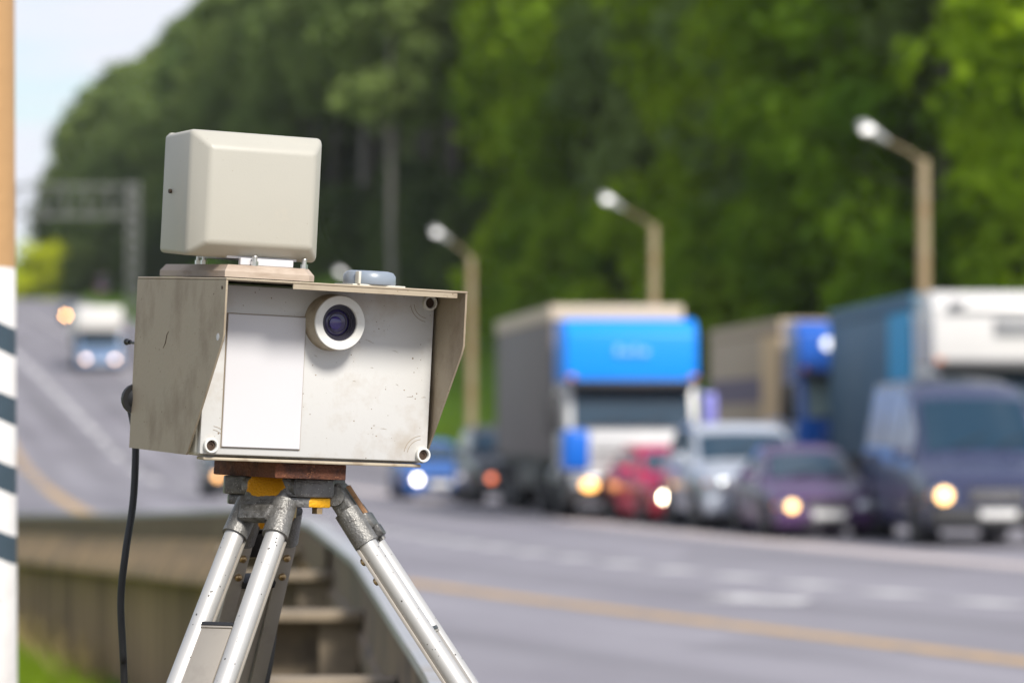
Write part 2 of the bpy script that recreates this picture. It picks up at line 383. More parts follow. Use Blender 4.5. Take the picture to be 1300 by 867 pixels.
def trunk_mesh(name, H, r0, cs, m, seed=0):
    r = random.Random(seed); b = MB()
    pts = [(0, 0, -.4)]; x = y = 0
    for k in range(1, 8):
        x += r.uniform(-.12, .12); y += r.uniform(-.12, .12); pts.append((x, y, H * .9 * k / 7))
    b.path(pts, [r0 * (1.25 if i == 0 else 1 - .11 * i) for i in range(8)], n=9)
    for c in r.sample(cs, min(14, len(cs))):
        zb = max(c[2] * .72, c[2] - 3.0); k = min(6.9, zb / (H * .9) * 7); i = int(k); f = k - i
        s = Vector(pts[i]).lerp(Vector(pts[min(7, i + 1)]), f)
        e = Vector(c[:3]); mid = s.lerp(e, .5) + Vector((0, 0, -.25))
        b.path([s, mid, e], [r0 * .3, r0 * .2, r0 * .08], n=6)
    o = b.build(name, m); me = o.data; bpy.data.objects.remove(o); return me

m_leafA = leafmat('leaf_mid_green', (.115, .175, .055), (.24, .305, .09), scale=.16, trans=.38)
m_leafB = leafmat('leaf_yellow_green', (.08, .17, .014), (.30, .42, .022), scale=.16, trans=.4)
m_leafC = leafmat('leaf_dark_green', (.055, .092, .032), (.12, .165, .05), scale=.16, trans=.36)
m_leafY = leafmat('leaf_yellow_bush', (.36, .44, .02), (.55, .56, .03), scale=1.2)
m_bark = mat('bark', (.10, .085, .07), .9, var=.3, vscale=4, bump=.6, bscale=14)
m_barkL = mat('pale_bark', (.30, .27, .25), .85, var=.25, vscale=3, dirt=(.08, .07, .06), dscale=4, damt=(.55, .65))

KIND = {}
def kind(key, H, base, rad, nc, nl, leaf, lm, shape, r0, bm_, seeds):
    L = []
    for s in seeds:
        cm, cs = crown_mesh('crown', H, base, rad, nc, nl, leaf, lm, shape, s)
        L.append((cm, trunk_mesh('trunk', H, r0, cs, bm_, s)))
    KIND[key] = L
kind('lush', 21, 1.2, 5.0, 62, 130, .34, m_leafB, 'oval', .28, m_bark, (1, 2, 3))
kind('mid', 23, 4.0, 4.4, 52, 125, .36, m_leafA, 'oval', .28, m_bark, (4, 5, 6))
kind('tall', 25, 11, 3.9, 62, 90, .36, m_leafA, 'oval', .27, m_bark, (7, 8))
kind('pale', 24, 12.5, 3.9, 60, 90, .36, m_leafA, 'oval', .24, m_barkL, (17,))
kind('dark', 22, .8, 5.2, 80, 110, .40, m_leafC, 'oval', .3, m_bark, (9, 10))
kind('shrub', 3.6, .2, 1.9, 26, 80, .20, m_leafB, 'dome', .08, m_bark, (11, 12))
kind('yellow', 4.8, .2, 3.1, 36, 90, .22, m_leafY, 'dome', .09, m_bark, (13,))
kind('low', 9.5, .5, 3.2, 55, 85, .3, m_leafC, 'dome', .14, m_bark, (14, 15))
HT = {'lush': 21, 'mid': 23, 'tall': 25, 'dark': 22, 'low': 9.5, 'shrub': 3.6, 'yellow': 4.8, 'pale': 24}
def plant(key, name, X, Y, s, label, cat, group=None, sink=.1):
    cm, tm = random.choice(KIND[key])
    px = 650 + F * X / Y
    if px < 330 and key not in ('yellow', 'shrub'):          # the wood is lower towards the left
        top = float(np.interp(px, [50, 62, 90, 130, 180, 250, 330], [330, 300, 140, 100, 62, 5, -90]))
        s = min(s, (CAMZ + (HOR - top) * Y / F - ZG(X, Y)) / HT[key] * .94)
        s = max(s, .15)
    e = empty(name, (X, Y, ZG(X, Y) - sink), random.uniform(0, 6.28), label, cat, group)
    e.scale = (s * random.uniform(.9, 1.12), s * random.uniform(.9, 1.12), s * random.uniform(.92, 1.08))
    for n, me in (('trunk', tm), ('crown', cm)):
        o = bpy.data.objects.new(n, me); col.objects.link(o); o.parent = e
    return e
LAB = {'lush': 'bright yellow-green broadleaf tree at the forest edge behind the trucks',
       'mid': 'mid green broadleaf tree in the forest rising behind the speed camera',
       'tall': 'tall tree with long bare pale trunk and high crown in the forest',
       'dark': 'dark green tree deep in the forest behind the front row',
       'low': 'small dark understorey tree between the forest trunks',
       'far': 'tree in the far forest beyond the crest of the road'}
cnt = 0
for k, (o0, sp) in enumerate(((14.5, 5.6), (20, 5.8), (27, 6.2), (36, 8.5))):
    Y = 92.0
    while Y < 400:
        yy_ = Y + random.uniform(-1.6, 1.6); X = XY(yy_) + OFFR(yy_) + o0 + random.uniform(-2, 2)
        if yy_ > 325: X = XY(325) + OFFR(325) + o0 - 4 + (yy_ - 325) * -.085 + random.uniform(-2, 2)
        px = 650 + F * X / yy_
        if 70 < px < 1400:
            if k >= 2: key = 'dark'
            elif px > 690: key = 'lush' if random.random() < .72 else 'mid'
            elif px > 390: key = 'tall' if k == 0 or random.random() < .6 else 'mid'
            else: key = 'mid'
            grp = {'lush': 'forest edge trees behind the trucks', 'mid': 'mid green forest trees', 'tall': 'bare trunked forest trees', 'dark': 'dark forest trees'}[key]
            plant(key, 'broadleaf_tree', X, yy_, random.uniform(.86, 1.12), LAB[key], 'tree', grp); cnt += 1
        Y += sp
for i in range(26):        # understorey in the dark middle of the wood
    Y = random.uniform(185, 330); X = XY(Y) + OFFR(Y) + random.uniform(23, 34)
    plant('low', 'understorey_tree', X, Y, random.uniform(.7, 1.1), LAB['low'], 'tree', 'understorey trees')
for i in range(64):        # bushes and saplings along the top of the bank
    Y = random.uniform(128, 330); X = XY(Y) + OFFR(Y) + random.uniform(9.5, 13.5)
    if not 300 < 650 + F * X / Y < 1250: continue
    plant('low' if 650 + F * X / Y < 640 else 'shrub', 'forest_sapling', X, Y, random.uniform(.42, .72) * (1 if 650 + F * X / Y < 640 else 2.2), 'leafy dark sapling at the top of the grass bank in front of the trunks' if 650 + F * X / Y < 640 else 'rounded bright green sapling at the bank top behind the trucks', 'tree', 'saplings along the bank top' if 650 + F * X / Y < 640 else 'bright saplings behind the trucks')
for px, D in ((497, 196), (458, 262)):
    plant('pale', 'pale_tree', gx(px, D), D, 1.0, 'tree with thick pale whitish trunk right of the square antenna' if D == 196 else 'tree with slimmer pale trunk just beside the thick pale trunk', 'tree')
for i in range(22):
    px = 100 + i * 5.2; D = random.uniform(354, 372)
    plant('low', 'forest_sapling', gx(px, D), D, random.uniform(.55, .85), 'leafy sapling at the foot of the far wood beside the gantry', 'tree', 'saplings below the far wood')
for i in range(20):
    px = 158 + i * 4.5; D = random.uniform(318, 334)
    plant('low', 'forest_sapling', gx(px, D), D, random.uniform(.38, .5), 'leafy sapling on the verge right of the gantry post', 'tree', 'saplings right of the gantry')
for i in range(9):
    px = 98 + i * 7.5; D = random.uniform(343, 350)
    plant('low', 'forest_sapling', gx(px, D), D, random.uniform(.45, .6), 'leafy sapling behind the gantry and the maroon van', 'tree', 'saplings behind the gantry')
# far wood beyond the crest: (px, distance, height factor)
for px, D, s in ((62, 440, .36), (74, 430, .5), (84, 425, .72), (98, 420, .86), (112, 428, .84), (126, 410, .9), (140, 420, .86), (154, 400, .9), (170, 410, .96), (186, 392, .96), (203, 400, .98), (222, 385, 1.04), (240, 380, 1.08), (95, 455, .8), (120, 455, .92), (150, 450, .95), (185, 440, 1.0), (215, 430, 1.08), (78, 455, .5)):
    plant('mid' if D < 435 else 'dark', 'broadleaf_tree', gx(px, D), D, s, LAB['far'], 'tree', 'far forest trees', sink=.4)
for px, D in ((66, 432), (84, 428), (104, 425), (124, 424), (146, 418), (166, 414), (190, 410), (214, 404), (236, 396)):
    plant('low', 'understorey_tree', gx(px, D), D - 6, random.uniform(.8, 1.1), 'low dark tree under the far forest beyond the road crest', 'tree', 'far understorey trees')
plant('yellow', 'yellow_bush', gx(57, 345), 345, 1.12, 'bright yellow-green bush beside the road crest at far left', 'bush', sink=.5)
for Y in (118, 126, 134, 143, 152, 160, 170, 183, 196):    # shrubs on top of the bank
    X = XY(Y) + OFFR(Y) + random.uniform(13, 17)
    if 650 + F * X / Y < 1400:
        plant('shrub', 'bank_shrub', X, Y, random.uniform(.8, 1.4), 'leafy green shrub at the top of the grass bank below the trees', 'shrub', 'shrubs on the grass bank')

# ---------------------------------------------------------------- grass blades (uncountable)
def blades(name, regions, m, hmin, hmax, wid):
    V = []
    for (n, fx, fy) in regions:
        for i in range(n):
            Y = random.uniform(*fy); X = fx(Y)
            z = ZG(X, Y) - .01; h = random.uniform(hmin, hmax); a = random.uniform(0, 6.28)
            dx, dy = math.cos(a) * wid, math.sin(a) * wid; lx, ly = random.gauss(0, .3) * h, random.gauss(0, .3) * h
            V.append([(X - dx, Y - dy, z), (X + dx, Y + dy, z), (X + lx + dx * .2, Y + ly + dy * .2, z + h), (X + lx - dx * .2, Y + ly - dy * .2, z + h)])
    V = np.array(V).reshape(-1, 3)
    o = mesh_obj(name, V.tolist(), [(i, i + 1, i + 2, i + 3) for i in range(0, len(V), 4)], m)
    o['kind'] = 'stuff'; return o
m_blade = leafmat('grass_blade', (.10, .19, .012), (.22, .30, .03), scale=1.3)
m_bladeD = leafmat('dry_blade', (.30, .22, .12), (.22, .20, .06), scale=2)
tag(blades('grass', [(16000, lambda Y: XRAIL(Y) - .45 - abs(random.gauss(0, .9)), (19, 37)), (20000, lambda Y: XRAIL(Y) - .35 - abs(random.gauss(0, 1.0)) * (.5 + Y * .05), (1.0, 42))], m_blade, .05, .22, .008), 'short green roadside grass behind the guardrail', 'grass', kind='stuff')
tag(blades('dry_weeds', [(500, lambda Y: XRAIL(Y) - .3 - random.uniform(0, .25), (24, 36))], m_bladeD, .1, .4, .012), 'dry brown weeds at the foot of the guardrail', 'weeds', kind='stuff')
tag(blades('bank_grass', [(16000, lambda Y: XY(Y) + OFFR(Y) + random.uniform(.5, 20), (95, 230))], m_blade, .15, .5, .03), 'bright green grass on the bank below the forest', 'grass', kind='stuff')

# ================================================================ guardrail
m_railL = mat('galvanised_beam', (.36, .365, .385), .5, metal=.15, var=.15, vscale=3, dirt=(.28, .22, .15), dscale=3, damt=(.55, .75))
m_railB = mat('dirty_rail_back', (.46, .285, .14), .8, var=.25, vscale=2.0, dirt=(.11, .08, .05), dscale=2.2, dstretch=(2.5, 2.5, .5), damt=(.42, .7))
m_railW = mat('recess_shade', (.15, .095, .055), .85, var=.3, vscale=3, dirt=(.22, .17, .11), dscale=3)  # shade of the recess under the cap, put into the colour
m_railP = mat('dusty_panel', (.19, .12, .06), .9, var=.25, vscale=2.0, dirt=(.48, .32, .16), dscale=1.6, dstretch=(3, 1.6, .10), damt=(.46, .62))
m_post = mat('weathered_post', (.24, .19, .13), .8, var=.25, vscale=5, dirt=(.10, .08, .06), dscale=7, damt=(.5, .7))
def ZT(Y): return float(np.interp(Y, [-10, 19, 20, 26, 33, 46], [1.2, 1.2, 1.18, 1.03, .88, .62]))
rail = empty('guardrail', (XRAIL(10), 10, 0), 0, 'weathered steel guardrail curving away behind the tripod, seen from its back', 'guardrail')
def local(rows): return [[(x - XRAIL(10), y - 10, z) for x, y, z in r] for r in rows]
yr = np.arange(2.0, 46.1, .5)
def ridge(Y):
    k = sstep(14, 21, Y)
    return [(.10, 0), (.13, -.05), (.13, -.09), (.06, -.145), (.06, -.20), (.13, -.255), (.13, -.33), (.09, -.395), (.08 - .13 * k, -.40), (.075 - .165 * k, -.375), (.075 - .16 * k, -.345), (.075 - .10 * k, -.25), (.075 - .01 * k, -.13), (.08, -.08), (.08, -.03), (.08, -.012)]
prof = [(0.10, .0), (.13, -.05), (.13, -.09), (.06, -.145), (.06, -.20), (.13, -.255), (.13, -.33), (.07, -.38), (.055, -.375), (.108, -.325), (.108, -.26), (.035, -.205), (.035, -.14), (.108, -.085), (.108, -.055), (.085, -.012)]
m_railD = mat('shaded_rail_back', (.17, .12, .075), .85, var=.3, vscale=3, dirt=(.08, .06, .045), dscale=4, damt=(.45, .65))  # near stretch: shade on the back face put into a darker colour
for ya, yb, mm in ((0, 15.1, m_railD), (14.9, 60, m_railB)):
    b = MB(); b.grid(local([[(XRAIL(Y) + px - .10, Y, ZT(Y) + pz_) for px, pz_ in ridge(Y)] for Y in yr if ya < Y < yb]), close=True); b.build('beam', mm, rail, angle=25)
b = MB(); b.grid(local([[(XRAIL(Y) + px, Y, ZT(Y) + pz) for px, pz in ((-.03, .003), (-.03, .022), (.045, .022), (.045, .003))] for Y in yr]), close=True); b.build('top_cap', m_railL, rail)
b = MB(); b.grid(local([[(XRAIL(Y) + px - .10, Y, ZT(Y) + pz) for px, pz in ((.06, -.003), (.076, -.003), (.072, -.14), (.055, -.14))] for Y in yr if Y > 13]), close=True); b.build('shade_band', m_railW, rail)  # dark strip painting the shaded recess along the top
b = MB(); b.grid(local([[(XRAIL(Y) + px, Y, ZT(Y) + pz) for px, pz in ((-.02, -.39), (.01, -.39), (.01, -1.35), (-.02, -1.35))] for Y in yr]), close=True); b.build('lower_panel', m_railP, rail)
for Y in np.arange(4.7, 45, 2.9):
    x, z, g_ = XRAIL(Y), ZT(Y), ZG(XRAIL(Y) - .3, Y)
    b = MB(); X0 = x - XRAIL(10); Y0 = Y - 10
    if Y > 17.5:
        b.box(X0 + .06, X0 + .18, Y0 - .06, Y0 + .06, g_ - .2, z - .06, .004); b.build('post', m_post, rail); continue
    b.box(X0 - .14, X0 - .03, Y0 - .05, Y0 + .05, g_ - .2, z - .10, .004)
    p = b.build('post', m_post, rail)
    b = MB(); b.box(X0 - .38, X0 - .022, Y0 - .11, Y0 + .11, z - .11, z - .085, .004)
    b.box(X0 - .36, X0 - .142, Y0 + .04, Y0 + .055, z - .42, z - .112); b.box(X0 - .38, X0 - .365, Y0 - .09, Y0 + .09, z - .42, z - .112)
    b.build('bracket', m_post, p)

# ================================================================ painted roadside post (left edge)
mp_ = mat('painted_concrete', (.41, .24, .105), .85, var=.12, vscale=5, dirt=(.33, .19, .085), dscale=3, damt=(.5, .75), bump=.3, bscale=30)
t = mp_.node_tree; L = t.links; bs = t.nodes['Principled BSDF']; old = bs.inputs['Base Color'].links[0].from_socket
tcn = N(t, 'ShaderNodeTexCoord'); sp_ = N(t, 'ShaderNodeSeparateXYZ'); L.new(tcn.outputs['Object'], sp_.inputs[0])
def M2(op, a, b_, c=None):
    n = N(t, 'ShaderNodeMath'); n.operation = op
    for i, v in enumerate((a, b_, c)):
        if v is None: continue
        if isinstance(v, (int, float)): n.inputs[i].default_value = v
        else: L.new(v, n.inputs[i])
    return n.outputs[0]
zz = sp_.outputs[2]
PD = 8.2; PK = PD / 6.9
def pz(z): return 1.6 + (z - 1.6) * PK
u_ = M2('DIVIDE', M2('ADD', M2('ADD', M2('MULTIPLY', sp_.outputs[0], .55), zz), -1.6 + 1.6 * PK), .1235 * PK)
dark = M2('LESS_THAN', M2('FRACT', M2('ADD', u_, .41), 0), .40)
rngm = M2('MULTIPLY', M2('GREATER_THAN', zz, pz(1.30)), M2('LESS_THAN', zz, pz(1.86)))
dark = M2('MULTIPLY', dark, rngm)
nz = N(t, 'ShaderNodeTexNoise'); nz.inputs['Scale'].default_value = 18; nz.inputs['Detail'].default_value = 6; L.new(tcn.outputs['Object'], nz.inputs['Vector'])
mw = N(t, 'ShaderNodeMix'); mw.data_type = 'RGBA'; mw.inputs[6].default_value = (.60, .57, .55, 1); mw.inputs[7].default_value = (.80, .78, .76, 1); L.new(nz.outputs['Fac'], mw.inputs[0])
md = N(t, 'ShaderNodeMix'); md.data_type = 'RGBA'; L.new(dark, md.inputs[0]); L.new(mw.outputs[2], md.inputs[6]); md.inputs[7].default_value = (.032, .055, .075, 1)
mz = N(t, 'ShaderNodeMix'); mz.data_type = 'RGBA'; L.new(M2('LESS_THAN', zz, pz(1.895)), mz.inputs[0]); L.new(old, mz.inputs[6]); L.new(md.outputs[2], mz.inputs[7])
L.new(mz.outputs[2], bs.inputs['Base Color'])
b = MB(); b.lathe([(q * PK, pz(z) if z > .9 else z) for q, z in ((0, -.3), (.128, -.3), (.125, 1.0), (.119, 1.894), (.1185, 1.896), (.110, 3.2), (.085, 7.0), (0, 7.0))], 40)
po = b.build('lamp_post', mp_); po.location = (gx(19, PD) - .119 * PK, PD, ZG(-1, PD))
po2 = empty('roadside_post', (gx(19, PD) - .119 * PK, PD, 0), 0, 'tan concrete roadside post with white paint and dark diagonal stripes, at left edge', 'post')
po.name = 'shaft'; po.parent = po2; po.location = (0, 0, 0)
m_rust = mat('rust', (.13, .045, .022), .9, var=.35, vscale=60, dirt=(.055, .022, .015), dscale=40, damt=(.45, .65), bump=.5, bscale=200, speck=(.24, .10, .045), spscale=330, spamt=.5)
b = MB(); b.lathe([(.146, 3.45), (.146, 3.50), (.126, 3.50), (.126, 3.45), (.146, 3.45)], 32); b.box(-.02, .02, -.18, -.125, 3.455, 3.495, .004); b.build('band', m_rust, po2)

# ================================================================ speed camera
m_cream = mat('cream_paint', (.55, .53, .465), .42, var=.05, vscale=9, dirt=(.40, .35, .27), dscale=9, damt=(.60, .95), speck=(.20, .16, .11), spscale=170, spamt=.10, bump=.05, bscale=120)
m_antenna = mat('antenna_plastic', (.385, .37, .32), .45, var=.04, vscale=10, dirt=(.45, .41, .33), dscale=14, damt=(.58, .95), speck=(.25, .2, .14), spscale=110, spamt=.12, bump=.03, bscale=420)
m_panel = mat('front_panel_paint', (.555, .548, .53), .40, var=.05, vscale=7, dirt=(.40, .34, .27), dscale=13, damt=(.51, .84), speck=(.20, .15, .10), spscale=120, spamt=.19, bump=.02, bscale=200)
m_hood = mat('hood_paint', (.345, .285, .205), .55, var=.08, vscale=12, dirt=(.22, .165, .11), dscale=11, dstretch=(1, 1, .6), damt=(.50, .68), speck=(.12, .07, .035), spscale=120, spamt=.2, bump=.04, bscale=160)
m_label = mat('white_plate', (.575, .565, .58), .35, var=.025, vscale=8, speck=(.4, .37, .35), spscale=90, spamt=.05)
m_dirtl = mat('grime_line', (.30, .24, .17), .9)
m_ring = mat('ring_paint', (.66, .65, .61), .4, var=.05, vscale=25, dirt=(.45, .38, .28), dscale=30, damt=(.58, .9))
m_barrel = mat('barrel_dirty', (.40, .34, .25), .5, var=.1, vscale=20, dirt=(.18, .12, .07), dscale=25, damt=(.5, .75))
m_blk = mat('black_plastic', (.018, .018, .02), .4, var=.2, vscale=20)
m_rub = mat('black_rubber', (.012, .012, .013), .55, var=.2, vscale=30)
m_glassL = mat('lens_coating', (.035, .028, .085), .16, spec=.6, var=.3, vscale=60)
m_glassI = mat('inner_lens_coating', (.035, .022, .15), .14, spec=.7, var=.4, vscale=80)
m_baf = mat('lens_baffle', (.045, .042, .06), .45, var=.2, vscale=40)
m_ply = mat('bare_plate', (.38, .31, .25), .75, var=.18, vscale=14, dirt=(.24, .17, .12), dscale=12, dstretch=(1, 1, 4), damt=(.5, .75))
m_steel = mat('screw_steel', (.62, .62, .60), .3, metal=1, var=.15, vscale=90)
m_brass = mat('brass_screw', (.50, .36, .20), .35, metal=1, var=.2, vscale=90)
m_puck = mat('grey_blue_plastic', (.20, .235, .285), .32, var=.06, vscale=20, dirt=(.28, .27, .25), dscale=30, damt=(.62, .85))
m_screwd = mat('dark_recess', (.05, .028, .015), .7, var=.3, vscale=120)

DEV = Matrix.Translation((gx(397, 4.875), 4.875, gz(580, 4.875))) @ Matrix.Rotation(R(2.3), 4, 'Y') @ Matrix.Rotation(R(26), 4, 'Z') @ Matrix.Rotation(R(1.3), 4, 'X')
dev = empty('speed_camera', label='beige speed camera box with hood, round lens and square antenna, mounted on the tripod', cat='speed camera')
dev.matrix_world = DEV
# casing
b = MB(); b.box(-.157, .157, .004, .222, -.004, .213, .006, 3); casing = b.build('casing', m_cream, dev)
b = MB(); b.box(-.156, .157, -.006, .0035, -.001, .212, .0022, 2); panel = b.build('front_panel', m_panel, dev)
b = MB(); b.box(-.1288, -.0210, -.0072, -.0058, .0080, .1770); b.build('plate_gap', m_dirtl, panel)
b = MB(); b.box(-.128, -.022, -.0092, -.0072, .009, .176, .0007, 1); b.build('blank_plate', m_label, dev)
# lip under the panel
b = MB(); b.box(-.150, .150, -.0045, .02, -.0085, -.0045, .0015); b.build('bottom_lip', m_barrel, dev)
b = MB(); srng = random.Random(3)
for k in range(9):
    x, z = srng.uniform(-.01, .145), srng.uniform(.02, .15)
    if k == 0: x, z = .062, .152
    a = srng.uniform(-.6, .2) if k else -.35; l = srng.uniform(.002, .005) if k else .0065
    b.path([(x, -.0062, z), (x + l * math.cos(a), -.0062, z + l * math.sin(a) + .0006), (x + 2 * l * math.cos(a), -.0062, z + 2 * l * math.sin(a))], [.0001, .00028, .0001], 5)
for x, z in ((.052, .048), (-.004, .104), (.12, .09), (.084, .03)): b.ell((x, -.0061, z), (.0011, .0003, .0007), 8)
sc_ = b.build('scratch', m_dirtl, panel); sc_['kind'] = 'stuff'
b = MB(); b.path([(-.1647, .118, .128), (-.1648, .110, .135), (-.1648, .106, .146), (-.1647, .100, .150)], [.0002, .0005, .0004, .0002], 6); st_ = b.build('scratch', m_screwd, dev)
# corner screw bosses with moulded ribs
for x, z, a0 in ((-.1425, .010, 0), (.1495, .008, 90), (.1485, .203, 180)):
    Mx = Matrix.Translation((x, -.006, z)) @ Matrix.Rotation(R(90), 4, 'X')
    b = MB(); b.lathe([(.0096, -.004), (.0096, .0055), (.0088, .0065), (.0072, .0065), (.0066, .0055), (.0066, .0005)], 28, Mx); bs_ = b.build('screw_boss', m_ring, dev)
    b = MB(); b.lathe([(.0066, .0010), (.0060, .0022), (.0030, .0026), (.0028, .0008), (0, .0008)], 20, Mx); b.build('screw', m_screwd, bs_)
    b = MB()
    for rr in (.020, .0245):
        
        pts = []
        for k in range(9):
            a = R(a0 + 8 + 74 * k / 8); pts.append((x + rr * 1.1 * math.cos(a) * .95, -.0061, z + rr * 1.0 * math.sin(a)))
        pts = [p for p in pts if -.154 < p[0] < .154 and .002 < p[2] < .210]
        if len(pts) > 2: b.path(pts, .00035, 6)
    b.build('moulded_rib', m_dirtl, panel)
# lens
LX, LZ = .0125, .1715
Mx = Matrix.Translation((LX, -.006, LZ)) @ Matrix.Rotation(R(90), 4, 'X')
b = MB(); b.lathe([(.0365, -.001), (.0355, .0015), (.0352, .027), (.0342, .029)], 56, Mx); lens = b.build('lens_barrel', m_barrel, dev)
b = MB(); b.lathe([(.0342, .0285), (.0345, .0300), (.0338, .0315), (.0240, .0315), (.0232, .0305), (.0232, .022)], 56, Mx); b.build('front_ring', m_ring, lens)
b = MB(); b.lathe([(.0232, .0280), (.0222, .0280), (.0216, .0255), (.0205, .0258), (.0200, .0235), (.0188, .0238), (.0183, .0215), (.0170, .0218)], 56, Mx); b.build('inner_baffle', m_baf, lens)
b = MB(); b.lathe([(.0172 * math.cos(a), .0190 + .0045 * math.sin(a)) for a in np.linspace(0, math.pi / 2 - .01, 9)] + [(0, .0235)], 48, Mx); gl = b.build('lens_glass', m_glassL, lens)
b = MB(); b.lathe([(.0128, .0215), (.0130, .0236), (.0122, .0232), (.0118, .0228)], 48, Mx); b.build('lens_ring', m_baf, lens)
Mi = Mx @ Matrix.Translation((-.003, -.0005, 0)); b = MB(); b.lathe([(.0085, .0225), (.0080, .0243), (.006, .0252), (.003, .0257), (0, .0258)], 36, Mi); b.build('inner_element', m_glassI, lens)
# hood : roof and two side plates
zt = .2165
b = MB(); b.box(-.1645, .1645, -.088, .224, zt, zt + .0028, .0008, 1)
b.prism([(-.088, zt - .0065), (-.088, zt - .0003), (-.0855, zt - .0003), (-.0855, zt - .0065)], 0, -.075, .150)        # folded front edge
hood = b.build('hood_roof', m_hood, dev)
side = [(.224, zt - .0003), (-.088, zt - .0003), (-.088, .150), (-.084, .141), (.014, .001), (.020, -.0035), (.224, -.0035)]
b = MB(); b.prism(side, 0, -.1645, -.1620); hs = b.build('hood_side', m_hood, dev)
b = MB(); b.tube((-.1619, -.070, .146), (-.1649, -.070, .146), .0045, n=16); b.build('rivet_hole', m_label, hs)
b = MB(); b.tube((-.1619, -.076, .207), (-.1651, -.076, .207), .0022, n=12); b.build('rivet', m_screwd, hs)
b = MB(); b.prism(side, 0, .1615, .1640); b.build('hood_side', m_hood, dev)
# back fittings
b = MB(); b.tube((-.157, .2225, .060), (-.157, .230, .060), .020, n=20); b.ell((-.157, .231, .060), (.018, .013, .019)); b.build('cable_gland', m_rub, dev)
b = MB(); b.tube((-.156, .2225, .132), (-.158, .262, .1335), .0017, n=10); b.tube((-.158, .258, .1335), (-.1585, .268, .1338), .0030, n=12); b.ell((-.1585, .269, .1338), (.0044, .0052, .0044), 12); b.build('toggle_switch', m_blk, dev)
# antenna
b = MB()
AX0, AX1, AZ0, AZ1, AY = -.156, .026, .2475, .4085, .080
t = bmesh.new()
def ring(x0, x1, z0, z1, y): return [t.verts.new(p) for p in ((x0, y, z0), (x1, y, z0), (x1, y, z1), (x0, y, z1))]
rs = [ring(AX0 + .004, AX1 - .004, AZ0 + .004, AZ1 - .004, AY + .104), ring(AX0, AX1, AZ0, AZ1, AY), ring(AX0 + .019, AX1 - .019, AZ0 + .017, AZ1 - .021, AY - .026)]
t.faces.new(rs[0]); t.faces.new(rs[-1][::-1])
for A, B in zip(rs, rs[1:]):
    for k in range(4): t.faces.new((A[k], B[k], B[(k + 1) % 4], A[(k + 1) % 4]))
bmesh.ops.recalc_face_normals(t, faces=t.faces)
bmesh.ops.bevel(t, geom=[e for e in t.edges], offset=.0058, segments=5, profile=.5, affect='EDGES', clamp_overlap=True)
b._merge(t); ant = b.build('antenna', m_antenna, dev, angle=60)
b = MB(); b.box(AX0 + .012, AX1 - .012, AY + .105, AY + .117, AZ0 + .012, AZ1 - .001, .004); b.build('back_cover', m_antenna, ant)
b = MB(); b.tube((AX0 - .0012, AY + .065, .330), (AX0 + .002, AY + .065, .330), .0028, n=14); b.build('side_screw', m_screwd, ant)
b = MB()
ply = [(-.112, .050), (.004, .050), (.016, .062), (.016, .283), (-.112, .283)]
zb = .2228
A_ = [(x, y, zb) for x, y in ply]; B_ = [(x + (.006 if x < 0 else -.006), y + (.006 if y < .1 else -.006), zb + .016) for x, y in ply]; Mid = [(x, y, zb + .0075) for x, y in ply]
t = bmesh.new(); rs = [[t.verts.new(p) for p in q] for q in (A_, Mid, B_)]
t.faces.new(rs[0]); t.faces.new(rs[2][::-1])
for A, B in zip(rs, rs[1:]):
    for k in range(5): t.faces.new((A[k], B[k], B[(k + 1) % 5], A[(k + 1) % 5]))
bmesh.ops.recalc_face_normals(t, faces=t.faces); b._merge(t); pl_ = b.build('antenna_plate', m_ply, dev)
b = MB(); b.box(-.095, .0, .07, .24, zt + .003, zb, .0); b.build('spacer', m_blk, dev)
b = MB(); b.box(-.085, -.012, .066, .074, zb + .0162, zb + .0255, .0008, 1); b.box(-.100, -.004, .076, .18, zb + .0245, zb + .028, 0); b.build('antenna_bracket', m_label, dev)
for x, y in ((-.068, .060), (.003, .066), (-.098, .18), (-.098, .16)):
    b = MB(); b.tube((x, y, zb + .0158), (x, y, zb + .0215), .0048, n=6); b.tube((x, y, zb + .0215), (x, y, zb + .0275), .0032, n=12); b.ell((x, y, zb + .0275), (.0036, .0036, .0024), 12); b.build('bolt', m_steel, dev)
# satellite receiver puck
b = MB(); Mx = Matrix.Translation((.086, .045, zt + .0066)); b.lathe([(0, 0), (.0335, 0), (.0345, .002), (.0338, .0115), (.0305, .0158), (.0245, .0175), (0, .018)], 40, Mx); pk = b.build('receiver_puck', m_puck, dev)
b = MB(); b.box(.050, .124, .015, .075, zt + .0033, zt + .0064, .0006); b.box(.0565, .0600, .012, .0235, zt + .0065, zt + .0225, .0006); b.build('receiver_bracket', m_cream, pk)
# rusty foot plate
b = MB(); b.prism([(.010, -.0088), (.222, -.0088), (.222, -.0345), (.010, -.0285)], 0, -.046, .052, .0015); b.build('foot_plate', m_rust, dev)

# ================================================================ tripod
m_cast = mat('cast_metal', (.155, .15, .145), .42, metal=.55, var=.35, vscale=70, dirt=(.035, .033, .03), dscale=28, damt=(.48, .68), bump=.24, bscale=300, speck=(.38, .37, .35), spscale=420, spamt=.42)
m_cast2 = mat('cast_metal_painted', (.17, .165, .16), .42, metal=.4, var=.35, vscale=70, dirt=(.035, .033, .03), dscale=28, damt=(.48, .68), bump=.24, bscale=300, speck=(.38, .37, .35), spscale=420, spamt=.42)
m_alu = mat('aluminium_tube', (.48, .47, .455), .46, metal=.45, var=.07, vscale=25, dirt=(.33, .31, .29), dscale=20, dstretch=(1, 1, .3), damt=(.60, .85), speck=(.07, .065, .06), spscale=120, spamt=.32)
m_taupe = mat('taupe_anodised', (.36, .325, .28), .45, metal=.35, var=.08, vscale=12, dirt=(.24, .21, .18), dscale=9, damt=(.5, .8), speck=(.12, .11, .1), spscale=150, spamt=.09)
